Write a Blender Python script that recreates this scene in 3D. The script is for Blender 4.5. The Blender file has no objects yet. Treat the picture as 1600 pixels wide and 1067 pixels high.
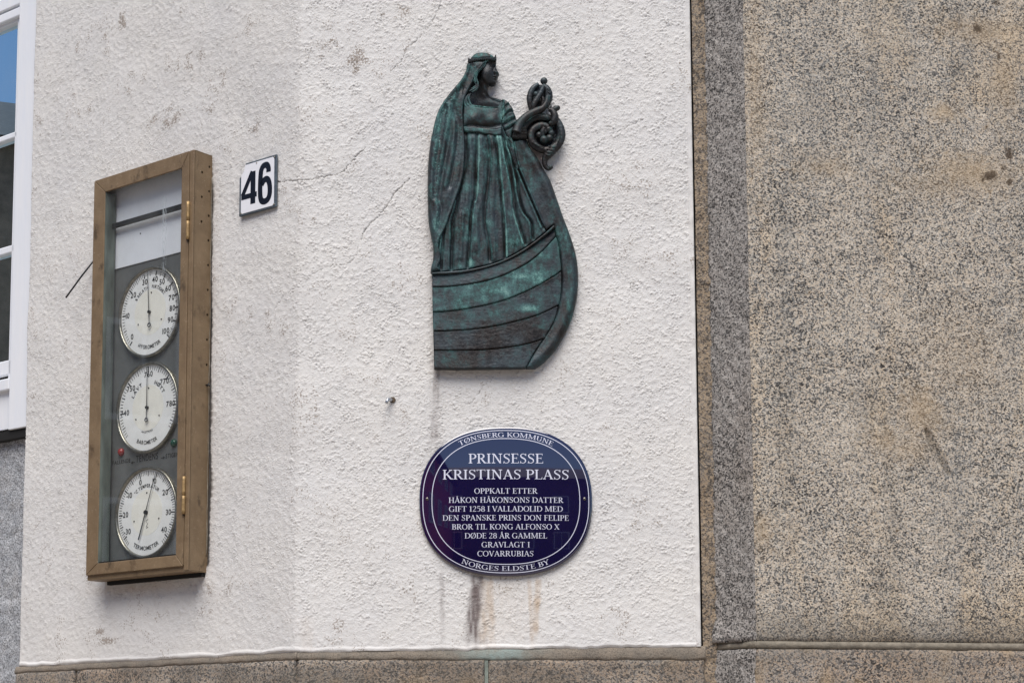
import bpy, bmesh, math, random
import numpy as np
from mathutils import Matrix, Vector
from mathutils.geometry import delaunay_2d_cdt
random.seed(7)
rng = np.random.default_rng(11)
scene = bpy.context.scene
C = scene.collection
R = math.radians
PI = math.pi

# ------------------------------------------------------------------ camera
FPX, CX, CY = 2750.0, 662.0, 869.0      # focal length and optical centre in photo pixels (1600 x 1067, cropped from a larger frame)
PITCH = R(6.45)
EYE = np.array([0.0, 0.0, 1.6])
cam_d = bpy.data.cameras.new('camera')
cam = bpy.data.objects.new('camera', cam_d)
C.objects.link(cam)
cam_d.sensor_width = 36.0
cam_d.lens = 36.0 * FPX / 1600.0
cam_d.shift_x = (800 - CX) / 1600.0
cam_d.shift_y = (CY - 533.5) / 1600.0
cam_d.clip_end = 500
cam.location = EYE
cam.rotation_euler = (R(90) + PITCH, 0, 0)
scene.camera = cam

# ------------------------------------------------------------------ light
world = bpy.data.worlds.new('World')
scene.world = world
world.use_nodes = True
wn = world.node_tree
for n in list(wn.nodes):
    wn.nodes.remove(n)
wo = wn.nodes.new('ShaderNodeOutputWorld')
wb = wn.nodes.new('ShaderNodeBackground')
sky = wn.nodes.new('ShaderNodeTexSky')
sky.sky_type = 'NISHITA'
sky.sun_disc = False
SUN_EL, SUN_AZ = R(58), R(189)          # azimuth clockwise from +Y: the sun stands behind the camera, veiled and wide
sky.sun_elevation = SUN_EL
sky.sun_rotation = SUN_AZ
sky.air_density = 1.0
sky.dust_density = 0.4
sky.ozone_density = 2.0
wn.links.new(sky.outputs[0], wb.inputs[0])
wb.inputs[1].default_value = 0.058
wn.links.new(wb.outputs[0], wo.inputs[0])
sun_d = bpy.data.lights.new('sun', 'SUN')
sun_d.energy = 2.45
sun_d.angle = R(46)
sun_d.color = (1.0, 0.945, 0.885)
sun = bpy.data.objects.new('sun', sun_d)
C.objects.link(sun)
sv = Vector((math.sin(SUN_AZ) * math.cos(SUN_EL), math.cos(SUN_AZ) * math.cos(SUN_EL), math.sin(SUN_EL)))
sun.rotation_euler = (-sv).to_track_quat('-Z', 'Y').to_euler()
sun.location = (0, -3, 12)
vs = scene.view_settings
vs.view_transform = 'Standard'
vs.look = 'None'
vs.gamma = 1
vs.use_curve_mapping = False
vs.exposure = 0.91

# ------------------------------------------------------------------ wall frames: local x to the right, y into the wall, z up
class Frame:
    def __init__(s, origin, rz):
        s.o = np.array(origin, float); s.rz = rz
        s.ex = np.array([math.cos(rz), math.sin(rz), 0]); s.ey = np.array([-math.sin(rz), math.cos(rz), 0])
    def pt(s, px, py, off=0.0):
        """photo pixel -> local (x, z) on the plane standing `off` metres in front of this wall"""
        a = (np.asarray(px, float) - CX) / FPX; b = (CY - np.asarray(py, float)) / FPX
        dx = a; dy = math.cos(PITCH) - b * math.sin(PITCH); dz = math.sin(PITCH) + b * math.cos(PITCH)
        p0 = s.o - s.ey * off
        num = (p0 - EYE) @ s.ey
        t = num / (dx * s.ey[0] + dy * s.ey[1])
        X = EYE[0] + dx * t; Y = EYE[1] + dy * t; Z = EYE[2] + dz * t
        return (X - s.o[0]) * s.ex[0] + (Y - s.o[1]) * s.ex[1], Z
    def one(s, px, py, off=0.0):
        x, z = s.pt(px, py, off); return float(x), float(z)
    def world(s, x, y, z):
        return tuple(s.o + s.ex * x + s.ey * y + np.array([0, 0, z]))
D = 5.0
F0 = Frame((0, D, 0), 0)
xcor = F0.one(465, 700)[0]
FF = Frame((xcor, D, 0), 0)                       # front wall, x measured from the corner
LW = R(-(90 - 50.35))
FL = Frame((xcor, D, 0), LW)                      # left wall, x negative away from the corner
# granite pier
xa = FF.one(1111, 600)[0]
CH = 0.10
FC = Frame(FF.world(xa, 0, 0), R(-46))            # chamfer facing left
_x, _ = FC.one(1172, 600)
CHW = _x
FG = Frame(FC.world(CHW, 0, 0), R(8))             # pier face

# ------------------------------------------------------------------ objects
def tag(o, label=None, cat=None, group=None, kind=None):
    if label: o['label'] = label
    if cat: o['category'] = cat
    if group: o['group'] = group
    if kind: o['kind'] = kind
    return o
def root(name, fr, x, y, z, label, cat, group=None):
    o = bpy.data.objects.new(name, None)
    C.objects.link(o)
    o.empty_display_size = 0.05
    o.location = fr.world(x, y, z); o.rotation_euler = (0, 0, fr.rz)
    o['_o'] = 0
    del o['_o']
    ORI[o.name] = (x, y, z)
    return tag(o, label, cat, group)
ORI = {}
def link(name, me, parent=None, fr=None):
    """mesh given in frame coordinates"""
    o = bpy.data.objects.new(name, me)
    C.objects.link(o)
    if parent is not None:
        o.parent = parent
        ox = ORI[parent.name]
        ORI[o.name] = ox
        me.transform(Matrix.Translation((-ox[0], -ox[1], -ox[2])))
    elif fr is not None:
        o.location = fr.world(0, 0, 0); o.rotation_euler = (0, 0, fr.rz)
        ORI[o.name] = (0, 0, 0)
    return o
def mesh(name, verts, faces, mat=None, parent=None, smooth=False, fr=None, attrs=None):
    me = bpy.data.meshes.new(name)
    me.from_pydata([tuple(map(float, v)) for v in verts], [], [tuple(f) for f in faces])
    if attrs:
        for k, a in attrs.items():
            at = me.attributes.new(k, 'FLOAT', 'POINT'); at.data.foreach_set('value', np.asarray(a, np.float32))
    me.validate()
    if smooth: me.polygons.foreach_set('use_smooth', [True] * len(me.polygons))
    if mat: me.materials.append(mat)
    return link(name, me, parent, fr)
def bmobj(name, bm, mat, parent=None, smooth=False, fr=None, bevel=0, seg=2):
    if bevel:
        bmesh.ops.bevel(bm, geom=[e for e in bm.edges if e.calc_face_angle(0) > 0.6], offset=bevel, segments=seg, profile=0.5, affect='EDGES', clamp_overlap=True)
    me = bpy.data.meshes.new(name); bm.to_mesh(me); bm.free()
    me.materials.append(mat)
    if smooth: me.polygons.foreach_set('use_smooth', [True] * len(me.polygons))
    return link(name, me, parent, fr)
def add_box(bm, x0, x1, y0, y1, z0, z1):
    vs = [bm.verts.new((x, y, z)) for x in (x0, x1) for y in (y0, y1) for z in (z0, z1)]
    for f in ((0, 1, 3, 2), (4, 6, 7, 5), (0, 4, 5, 1), (2, 3, 7, 6), (0, 2, 6, 4), (1, 5, 7, 3)):
        bm.faces.new([vs[i] for i in f])
def box(name, x0, x1, y0, y1, z0, z1, mat, parent=None, fr=None, bevel=0.0, seg=2):
    bm = bmesh.new(); add_box(bm, x0, x1, y0, y1, z0, z1)
    bmesh.ops.recalc_face_normals(bm, faces=bm.faces)
    return bmobj(name, bm, mat, parent, False, fr, bevel, seg)
def add_prism(bm, pts, y0, y1):
    """pts = [(x, z)] counter-clockwise seen from the front (y0 front)"""
    a = [bm.verts.new((x, y0, z)) for x, z in pts]; b = [bm.verts.new((x, y1, z)) for x, z in pts]
    bm.faces.new(a); bm.faces.new(b[::-1])
    n = len(pts)
    for i in range(n): bm.faces.new((a[i], b[i], b[(i + 1) % n], a[(i + 1) % n]))
    bmesh.ops.recalc_face_normals(bm, faces=bm.faces)
def prism(name, pts, y0, y1, mat, parent=None, fr=None, bevel=0.0, seg=1):
    bm = bmesh.new(); add_prism(bm, pts, y0, y1)
    return bmobj(name, bm, mat, parent, False, fr, bevel, seg)
def add_cyl(bm, x, z, r, y0, y1, n=20, r1=None):
    """cylinder along y"""
    r1 = r if r1 is None else r1
    a = [bm.verts.new((x + r * math.cos(2 * PI * i / n), y0, z + r * math.sin(2 * PI * i / n))) for i in range(n)]
    b = [bm.verts.new((x + r1 * math.cos(2 * PI * i / n), y1, z + r1 * math.sin(2 * PI * i / n))) for i in range(n)]
    bm.faces.new(a); bm.faces.new(b[::-1])
    for i in range(n): bm.faces.new((a[i], b[i], b[(i + 1) % n], a[(i + 1) % n]))
    bmesh.ops.recalc_face_normals(bm, faces=bm.faces)
def cyl(name, x, z, r, y0, y1, mat, parent=None, n=20, bevel=0.0, r1=None, fr=None):
    bm = bmesh.new(); add_cyl(bm, x, z, r, y0, y1, n, r1)
    return bmobj(name, bm, mat, parent, False, fr, bevel)
def catmull(pts, n=8, closed=False):
    P = np.asarray(pts, float)
    if closed: Q = np.vstack([P[-1], P, P[0], P[1]])
    else: Q = np.vstack([2 * P[0] - P[1], P, 2 * P[-1] - P[-2]])
    out = []
    for i in range(1, len(Q) - 2):
        p0, p1, p2, p3 = Q[i - 1:i + 3]
        for t in np.arange(n) / n:
            out.append(.5 * (2 * p1 + (p2 - p0) * t + (2 * p0 - 5 * p1 + 4 * p2 - p3) * t * t + (3 * p1 - p0 - 3 * p2 + p3) * t ** 3))
    if not closed: out.append(P[-1])
    return np.array(out)
def resample(P, step, closed=True):
    P = np.asarray(P, float)
    if closed: P = np.vstack([P, P[0]])
    d = np.r_[0, np.cumsum(np.hypot(*(P[1:, :2] - P[:-1, :2]).T))]
    n = max(4, int(round(d[-1] / step)))
    t = np.linspace(0, d[-1], n + 1)
    Q = np.stack([np.interp(t, d, P[:, k]) for k in range(P.shape[1])], 1)
    return Q[:-1] if closed else Q
def seg_dist(P, line, sign=False):
    """distance of points P (n,2) to polyline; with sign also the side (+ left of travel)"""
    L = np.asarray(line, float)
    best = np.full(len(P), 1e9); side = np.zeros(len(P)); par = np.zeros(len(P))
    for i in range(len(L) - 1):
        a, b = L[i], L[i + 1]; ab = b - a; l2 = (ab @ ab) + 1e-12
        t = np.clip(((P - a) @ ab) / l2, 0, 1)
        q = a + t[:, None] * ab
        d = np.hypot(P[:, 0] - q[:, 0], P[:, 1] - q[:, 1])
        m = d < best
        best = np.where(m, d, best)
        if sign:
            cr = ab[0] * (P[:, 1] - a[1]) - ab[1] * (P[:, 0] - a[0])
            side = np.where(m, np.sign(cr), side)
        par = np.where(m, (i + t) / (len(L) - 1), par)
    return (best, side, par) if sign else best
def inside(P, poly):
    x, y = P[:, 0], P[:, 1]; r = np.zeros(len(P), bool); n = len(poly)
    for i in range(n):
        x0, y0 = poly[i]; x1, y1 = poly[(i + 1) % n]
        c = ((y0 > y) != (y1 > y))
        if y0 != y1: r ^= c & (x < (x1 - x0) * (y - y0) / (y1 - y0) + x0)
    return r
def vnoise(x, y, s, seed=0):
    """smooth value noise in -1..1"""
    x = np.asarray(x) / s; y = np.asarray(y) / s
    g = np.random.default_rng(abs(int(seed))).uniform(-1, 1, (256, 256))
    xi = np.floor(x).astype(int); yi = np.floor(y).astype(int); fx = x - xi; fy = y - yi
    fx = fx * fx * (3 - 2 * fx); fy = fy * fy * (3 - 2 * fy)
    a = g[xi % 256, yi % 256]; b = g[(xi + 1) % 256, yi % 256]; c = g[xi % 256, (yi + 1) % 256]; d = g[(xi + 1) % 256, (yi + 1) % 256]
    return (a * (1 - fx) + b * fx) * (1 - fy) + (c * (1 - fx) + d * fx) * fy
def add_tube(V, Fc, pts, rad, n=8, sy=1.0):
    """tube along 3-d points, radius per point"""
    P = np.asarray(pts, float); m = len(P); rad = np.broadcast_to(rad, m)
    T = np.gradient(P, axis=0); T /= np.linalg.norm(T, axis=1)[:, None] + 1e-12
    base = len(V); up = np.array([0, -1.0, 0])
    for i in range(m):
        t = T[i]; u = up if abs(t @ up) < .95 else np.array([1.0, 0, 0])
        a = np.cross(t, u); a /= np.linalg.norm(a); b = np.cross(a, t)
        for k in range(n):
            w = 2 * PI * k / n
            V.append(P[i] + rad[i] * (a * math.cos(w) + b * sy * math.sin(w)))
    for i in range(m - 1):
        for k in range(n):
            k2 = (k + 1) % n
            Fc.append((base + i * n + k, base + i * n + k2, base + (i + 1) * n + k2, base + (i + 1) * n + k))
    Fc.append(tuple(base + k for k in range(n))[::-1]); Fc.append(tuple(base + (m - 1) * n + k for k in range(n)))
def add_ball(V, Fc, c, r, sy=1.0, nu=12, nv=8):
    base = len(V)
    for j in range(nv + 1):
        th = PI * j / nv
        for i in range(nu):
            ph = 2 * PI * i / nu
            V.append((c[0] + r * math.sin(th) * math.cos(ph), c[1] + r * sy * math.cos(th), c[2] + r * math.sin(th) * math.sin(ph)))
    for j in range(nv):
        for i in range(nu):
            i2 = (i + 1) % nu
            Fc.append((base + j * nu + i, base + j * nu + i2, base + (j + 1) * nu + i2, base + (j + 1) * nu + i))

# ------------------------------------------------------------------ materials
class NT:
    def __init__(s, name):
        s.m = bpy.data.materials.new(name); s.m.use_nodes = True
        s.t = s.m.node_tree; s.b = s.t.nodes['Principled BSDF']; s.o = s.t.nodes['Material Output']
    def n(s, typ, **kw):
        nd = s.t.nodes.new(typ)
        for k, v in kw.items():
            if k.startswith('_'): nd.inputs[k[1:].replace('_', ' ')].default_value = v
            else: setattr(nd, k, v)
        return nd
    def l(s, a, b): s.t.links.new(a, b)
    def coord(s, scale=(1, 1, 1)):
        tc = s.n('ShaderNodeTexCoord'); mp = s.n('ShaderNodeMapping'); mp.inputs['Scale'].default_value = scale
        s.l(tc.outputs['Object'], mp.inputs['Vector']); return mp.outputs[0]
    def noise(s, co, scale, detail=3, rough=.6, dist=0):
        nd = s.n('ShaderNodeTexNoise', _Scale=scale, _Detail=detail, _Roughness=rough, _Distortion=dist); s.l(co, nd.inputs['Vector']); return nd.outputs[0]
    def ramp(s, f, stops, interp='LINEAR'):
        r = s.n('ShaderNodeValToRGB'); r.color_ramp.interpolation = interp
        e = r.color_ramp.elements
        while len(e) < len(stops): e.new(.5)
        for k, (p, c) in zip(e, stops):
            k.position = p; k.color = (c, c, c, 1) if isinstance(c, (int, float)) else (*c, 1)
        s.l(f, r.inputs[0]); return r.outputs[0]
    def mix(s, f, a, b, blend='MIX'):
        m = s.n('ShaderNodeMix', data_type='RGBA', blend_type=blend)
        for i, v in ((0, f), (6, a), (7, b)):
            if isinstance(v, (int, float)): m.inputs[i].default_value = v
            elif isinstance(v, tuple): m.inputs[i].default_value = (*v, 1)
            else: s.l(v, m.inputs[i])
        return m.outputs[2]
    def math(s, op, a, b=0.0, clamp=False):
        m = s.n('ShaderNodeMath', operation=op, use_clamp=clamp)
        for i, v in ((0, a), (1, b)):
            if isinstance(v, (int, float)): m.inputs[i].default_value = v
            else: s.l(v, m.inputs[i])
        return m.outputs[0]
    def attr(s, name):
        return s.n('ShaderNodeAttribute', attribute_name=name).outputs['Fac']
    def bump(s, h, dist=.001, strength=1.0):
        b = s.n('ShaderNodeBump', _Distance=dist, _Strength=strength); s.l(h, b.inputs['Height']); s.l(b.outputs[0], s.b.inputs['Normal'])
    def set(s, col=None, rough=None, metal=None, **kw):
        for k, v in (('Base Color', col), ('Roughness', rough), ('Metallic', metal)):
            if v is None: continue
            if isinstance(v, tuple): s.b.inputs[k].default_value = (*v, 1)
            elif isinstance(v, (int, float)): s.b.inputs[k].default_value = v
            else: s.l(v, s.b.inputs[k])
        for k, v in kw.items(): s.b.inputs[k.replace('_', ' ')].default_value = v
        return s.m
def simple(name, col, rough=.6, metal=0.0, var=.15, vs=40, bump=0.0, bs=200, stretch=(1, 1, 1), **kw):
    m = NT(name); co = m.coord(stretch)
    f = m.noise(co, vs, 4)
    c = m.mix(m.ramp(f, [(.3, 0.0), (.7, 1.0)]), tuple(max(0, k * (1 - var)) for k in col), tuple(min(1, k * (1 + var)) for k in col))
    if bump: m.bump(m.noise(co, bs, 3), bump)
    return m.set(c, rough, metal, **kw)

def stucco_mat(name, base, warm, attrs=True):
    m = NT(name); co = m.coord()
    c = m.mix(m.ramp(m.noise(co, 3.0, 4), [(.35, 0.0), (.7, 1.0)]), base, warm)
    c = m.mix(m.ramp(m.noise(co, 160, 3, .7), [(.3, .10), (.6, 0.0)]), c, tuple(k * .72 for k in base))
    if attrs:
        sp = m.noise(co, 190, 2, .6)                      # dirt specks caught in patches
        pa = m.attr('speck')
        thr = m.math('SUBTRACT', m.math('MULTIPLY', pa, .405), m.math('SUBTRACT', sp, .22))
        thr = m.math('MULTIPLY', thr, 14.0, True)
        c = m.mix(m.math('MULTIPLY', thr, .75), c, (.24, .19, .15))
        c = m.mix(m.attr('grey'), c, (.16, .13, .125))
        c = m.mix(m.attr('rust_and_glow'), c, (.44, .31, .19))
        c = m.mix(m.attr('dark'), c, (.03, .026, .024))
    m.bump(m.noise(co, 330, 4, .7), .0016, .9)
    return m.set(c, .9, 0)
M = {}
M['stucco'] = stucco_mat('white_stucco', (.655, .648, .638), (.695, .68, .652))
M['stucco_plain'] = stucco_mat('white_stucco_plain', (.66, .645, .64), (.70, .68, .655), False)
def rough_grey():
    m = NT('grey_roughcast'); co = m.coord()
    c = m.mix(m.ramp(m.noise(co, 14, 4), [(.35, 0.0), (.7, 1.0)]), (.44, .46, .49), (.60, .61, .63))
    c = m.mix(m.ramp(m.noise(co, 200, 3, .7), [(.42, .8), (.55, 0.0)]), c, (.09, .095, .10))
    c = m.mix(m.ramp(m.noise(co, 7, 3), [(.55, 0.0), (.8, .35)]), c, (.30, .27, .23))
    m.bump(m.noise(co, 130, 4, .7), .006)
    return m.set(c, .95)
M['roughcast'] = rough_grey()
def granite(name, light, tan, grey, dark, tanw=.5, grain=1.0, streak=0.0, spots=False):
    m = NT(name); co = m.coord()
    wp = m.noise(co, 220 * grain, 2)
    wv = m.n('ShaderNodeVectorMath', operation='MULTIPLY_ADD'); m.l(m.n('ShaderNodeTexNoise', _Scale=260.0).outputs[1], wv.inputs[0])
    wv.inputs[1].default_value = (.003, .003, .003); m.l(co, wv.inputs[2])
    v = m.n('ShaderNodeTexVoronoi', _Scale=245 * grain, _Randomness=1.0); m.l(wv.outputs[0], v.inputs['Vector'])
    sep = m.n('ShaderNodeSeparateColor'); m.l(v.outputs['Color'], sep.inputs[0])
    r = m.math('ADD', m.math('MULTIPLY', sep.outputs[0], .62), m.math('MULTIPLY', m.noise(co, 210 * grain, 4, .75), .38))
    big = m.noise(co, 5.0, 5, .6)
    r = m.math('ADD', r, m.math('MULTIPLY', m.math('SUBTRACT', big, .5), .42))
    c = m.ramp(r, [(.17, dark), (.31, tuple(k * .55 for k in grey)), (.40, grey), (.52, light), (.66, tan if tanw > .3 else light), (.86, tuple(min(1, k * 1.18) for k in light))])
    blk = m.n('ShaderNodeTexVoronoi', _Scale=190 * grain); m.l(wv.outputs[0], blk.inputs['Vector'])
    sb = m.n('ShaderNodeSeparateColor'); m.l(blk.outputs['Color'], sb.inputs[0])
    fl = m.math('MULTIPLY', m.math('SUBTRACT', m.noise(co, 305 * grain, 4, .75), .535), 18, True)
    fl = m.math('MULTIPLY', fl, m.math('GREATER_THAN', sb.outputs[1], .35))
    c = m.mix(m.math('MULTIPLY', fl, .93), c, dark)
    bt = m.ramp(m.noise(m.coord((1, 1, .45)), 3.2, 5, .62, .4), [(.52, 0.0), (.64, tanw * .9)])
    c = m.mix(bt, c, tuple(k * 1.05 for k in tan), 'OVERLAY')
    bg = m.ramp(m.noise(m.coord((1.6, 1.6, .22)), 3.4, 4, .6), [(.52, 0.0), (.70, .26)])
    c = m.mix(bg, c, (.15, .165, .175))
    if spots:
        c = m.mix(m.attr('ochre'), c, (.42, .30, .17))
        c = m.mix(m.attr('darken'), c, (.10, .09, .075))
        sp_ = m.math('MULTIPLY', m.math('ADD', m.attr('spot'), m.math('SUBTRACT', m.math('MULTIPLY', m.noise(co, 140, 4, .7), 1.1), .90)), 2.6, True)
        c = m.mix(m.math('MULTIPLY', sp_, .85), c, (.055, .032, .014))
    cs = m.coord((1, 1, 1))
    h = m.math('ADD', m.noise(cs, 170, 4, .7), m.math('MULTIPLY', m.noise(m.coord((1, 1, .18)), 60, 3), streak))
    m.bump(h, .006)
    return m.set(c, .85)
M['granite'] = granite('pier_granite', (.575, .525, .45), (.56, .465, .355), (.285, .275, .255), (.026, .023, .021), spots=True)
M['granite_side_shaded'] = granite('pier_granite_tooled_shaded', (.385, .36, .335), (.41, .34, .27), (.215, .205, .195), (.025, .023, .022), .3, .95, .8)  # tooled, and darker than the pier face: shade put into the colour
M['granite_base'] = granite('plinth_granite', (.42, .375, .32), (.44, .34, .25), (.24, .225, .21), (.035, .032, .03), .35, .9, spots=True)
M['mortar'] = granite('tan_mortar', (.33, .265, .195), (.34, .26, .175), (.21, .18, .15), (.07, .055, .04), .5, .8)
M['mortar_smooth'] = simple('tan_mortar', (.33, .255, .185), .95, var=.45, vs=45, bump=.005, bs=240)
M['mortar_grey'] = simple('grey_mortar', (.215, .19, .15), .95, var=.3, vs=50, bump=.002, bs=200)
M['mortar_green'] = simple('weathered_mortar', (.20, .23, .20), .95, var=.35, vs=30, bump=.003, bs=160)

def bed():
    m = NT('bedding_mortar'); co = m.coord()
    c = m.mix(m.ramp(m.noise(co, 16, 4), [(.35, 0.0), (.65, 1.0)]), (.20, .178, .148), (.28, .235, .185))
    c = m.mix(m.ramp(m.noise(co, 240, 3, .7), [(.38, .7), (.5, 0.0)]), c, (.10, .085, .07))
    g = m.math('MULTIPLY', m.attr('green'), m.ramp(m.noise(co, 22, 3), [(.35, .2), (.6, 1.0)]))
    c = m.mix(g, c, (.27, .33, .31))
    m.bump(m.noise(co, 200, 4, .7), .003)
    return m.set(c, .95)
M['bed'] = bed()
def bronze():
    m = NT('patinated_bronze'); co = m.coord()
    pat = m.attr('patina_shade')
    st = m.noise(m.coord((1, 1, .6)), 60, 4, .7)
    n2 = m.noise(co, 25, 4, .65); n3 = m.noise(co, 300, 3, .7)
    f = m.math('ADD', m.math('ADD', pat, .05), m.math('MULTIPLY', m.math('SUBTRACT', st, .5), 1.1))
    f = m.math('ADD', f, m.math('MULTIPLY', m.math('SUBTRACT', n2, .5), .9))
    f = m.math('ADD', f, m.math('MULTIPLY', m.math('SUBTRACT', n3, .5), .7))
    col = m.ramp(f, [(.0, (.014, .011, .010)), (.20, (.032, .026, .024)), (.38, (.030, .038, .038)), (.55, (.028, .068, .067)), (.78, (.065, .175, .165)), (1.0, (.20, .38, .345))])
    blu = m.ramp(m.noise(co, 12, 3), [(.40, 0.05), (.62, .42)])
    col = m.mix(blu, col, (.055, .082, .10))
    m.bump(m.math('ADD', m.noise(co, 160, 4, .7), m.math('MULTIPLY', m.noise(co, 600, 2), .5)), .0006)
    return m.set(col, m.ramp(f, [(.2, .42), (.7, .72)]), m.ramp(f, [(.3, .55), (.75, .1)]), Specular_IOR_Level=.4)
M['bronze'] = bronze()
def brown_paint():
    m = NT('weathered_bronze_paint'); co = m.coord()
    c = m.mix(m.ramp(m.noise(co, 14, 5, .65), [(.35, 0.0), (.7, 1.0)]), (.17, .115, .064), (.235, .165, .095))
    c = m.mix(m.ramp(m.noise(m.coord((1, 1, .5)), 30, 4, .7), [(.52, 0.0), (.75, .22)]), c, (.33, .24, .15))
    c = m.mix(m.ramp(m.noise(co, 110, 5, .8), [(.62, 0.0), (.70, .8)]), c, (.45, .37, .28))
    c = m.mix(m.ramp(m.noise(m.coord((1, 1, .6)), 22, 4, .7), [(.30, .85), (.42, 0.0)]), c, (.075, .05, .028))
    m.bump(m.noise(co, 200, 4, .7), .0007)
    return m.set(c, m.ramp(m.noise(co, 40, 3), [(.3, .42), (.7, .66)]), .1)
M['brown'] = brown_paint()
M['brown_dark'] = simple('stained_bronze_paint', (.075, .052, .032), .7, .1, var=.5, vs=60, bump=.001)
M['brass'] = simple('brass', (.36, .24, .11), .5, .45, var=.3, vs=150)
M['black'] = simple('black_void', (.006, .006, .006), .9, var=.2)
M['dark_metal'] = simple('dark_metal', (.05, .052, .055), .45, .8, var=.3, vs=200)
M['steel'] = simple('zinc_steel', (.45, .47, .50), .3, .9, var=.2, vs=150)
M['rim'] = simple('dull_nickel', (.26, .245, .21), .32, .9, var=.35, vs=90)
M['ink'] = simple('black_ink', (.012, .012, .014), .6, var=.1)
M['needle'] = simple('needle_black', (.015, .015, .018), .4, .3, var=.1)
M['dial'] = simple('dial_white', (.80, .80, .80), .5, var=.05, vs=25)
M['dial_mid'] = simple('dial_cream', (.82, .80, .74), .5, var=.05, vs=25)
M['board'] = simple('grey_instrument_board', (.115, .12, .122), .4, var=.18, vs=14)
M['paper'] = simple('pale_card', (.72, .74, .80), .6, var=.06, vs=8)
M['green_strip'] = simple('grey_green_trim', (.11, .13, .115), .5, var=.5, vs=25, stretch=(1, 1, .3))
M['red_knob'] = simple('red_lamp', (.28, .02, .02), .25, var=.2)
M['green_knob'] = simple('green_lamp', (.01, .07, .045), .2, var=.2)
M['enamel_blue'] = simple('blue_enamel', (.006, .004, .036), .05, var=.1, vs=6, Specular_IOR_Level=.6, Coat_Weight=1.0, Coat_Roughness=.01, Coat_IOR=1.75)
M['enamel_edge'] = simple('black_enamel_edge', (.008, .008, .012), .25, var=.1)
M['letter'] = simple('white_letter', (.62, .64, .74), .25, var=.03)
M['plate_white'] = simple('white_enamel', (.78, .79, .83), .22, var=.03, vs=30)
M['plate_grey'] = simple('blue_grey_enamel', (.075, .095, .115), .35, var=.45, vs=130)
M['digit'] = simple('navy_digit', (.008, .010, .018), .25, var=.1)
def white_paint():
    m = NT('white_gloss_paint'); co = m.coord()
    c = m.mix(m.ramp(m.noise(m.coord((1, 1, .15)), 40, 4), [(.3, 0.0), (.8, 1.0)]), (.74, .77, .82), (.80, .81, .83))
    c = m.mix(m.ramp(m.noise(co, 75, 4, .8), [(.70, 0.0), (.76, .6)]), c, (.30, .29, .27))
    m.bump(m.noise(m.coord((1, 1, .1)), 120, 3), .0008)
    return m.set(c, .45)
M['white_paint'] = white_paint()
M['window_dark'] = simple('dark_room', (.03, .032, .03), .9, var=.3, vs=6)
M['curtain'] = simple('grey_green_curtain', (.26, .28, .20), .9, var=.4, vs=30, stretch=(1, 1, .05))
def glass(name, rough=.02, tint=(.975, .985, .98), spec=.5, gcol=(.95, .97, 1)):
    m = NT(name)
    g = m.n('ShaderNodeBsdfGlossy', _Roughness=rough); g.inputs['Color'].default_value = (*gcol, 1)
    t = m.n('ShaderNodeBsdfTransparent'); t.inputs['Color'].default_value = (*tint, 1)
    fr = m.n('ShaderNodeFresnel', _IOR=1.55)
    f = m.math('MULTIPLY', fr.outputs[0], spec * 2, True)
    f = m.math('MULTIPLY', f, m.math('SUBTRACT', 1.0, m.n('ShaderNodeNewGeometry').outputs['Backfacing']))
    mx = m.n('ShaderNodeMixShader'); m.l(f, mx.inputs[0]); m.l(t.outputs[0], mx.inputs[1]); m.l(g.outputs[0], mx.inputs[2])
    out = mx.outputs[0]
    df = m.n('ShaderNodeBsdfDiffuse'); df.inputs['Color'].default_value = (.6, .62, .62, 1)
    mx2 = m.n('ShaderNodeMixShader'); m.l(m.ramp(m.noise(m.coord((1, 1, .5)), 9, 5, .7), [(.35, .0), (.8, .05)]), mx2.inputs[0])
    m.l(out, mx2.inputs[1]); m.l(df.outputs[0], mx2.inputs[2])
    m.l(mx2.outputs[0], m.o.inputs['Surface'])
    return m.m
M['glass'] = glass('cabinet_glass', spec=.7)
M['pane'] = glass('window_glass', .0, (.75, .8, .8), 6.0, gcol=(.70, .90, 1))  # reflection boosted and tinted blue to deepen the mirrored sky
M['red_wall'] = simple('dark_red_boards', (.62, .12, .16), .7, var=.15, vs=4)
M['brick_wall'] = simple('brown_brick', (.13, .095, .07), .85, var=.3, vs=6)
M['render_wall'] = simple('pale_render', (.36, .36, .37), .85, var=.1, vs=3)
M['roof'] = simple('slate_roof', (.04, .04, .045), .7, var=.3, vs=6)
M['asphalt'] = simple('square_paving', (.27, .25, .225), .9, var=.25, vs=12, bump=.004, bs=120)
M['paving'] = simple('paving_slab', (.34, .29, .24), .9, var=.2, vs=8, bump=.003, bs=120)

# ------------------------------------------------------------------ setting: ground
def sheet(name, x0, x1, y0, y1, z, mat, kind='structure'):
    o = mesh(name, [(x0, y0, z), (x1, y0, z), (x1, y1, z), (x0, y1, z)], [(0, 1, 2, 3)], mat); o['kind'] = kind; return o
sheet('ground', -150, 150, -150, 150, 0, M['asphalt'])
bm = bmesh.new(); add_box(bm, -6, 8, 1.6, 11, .004, .12)
o = bmobj('pavement', bm, M['paving'], bevel=.01); o['kind'] = 'structure'

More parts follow.
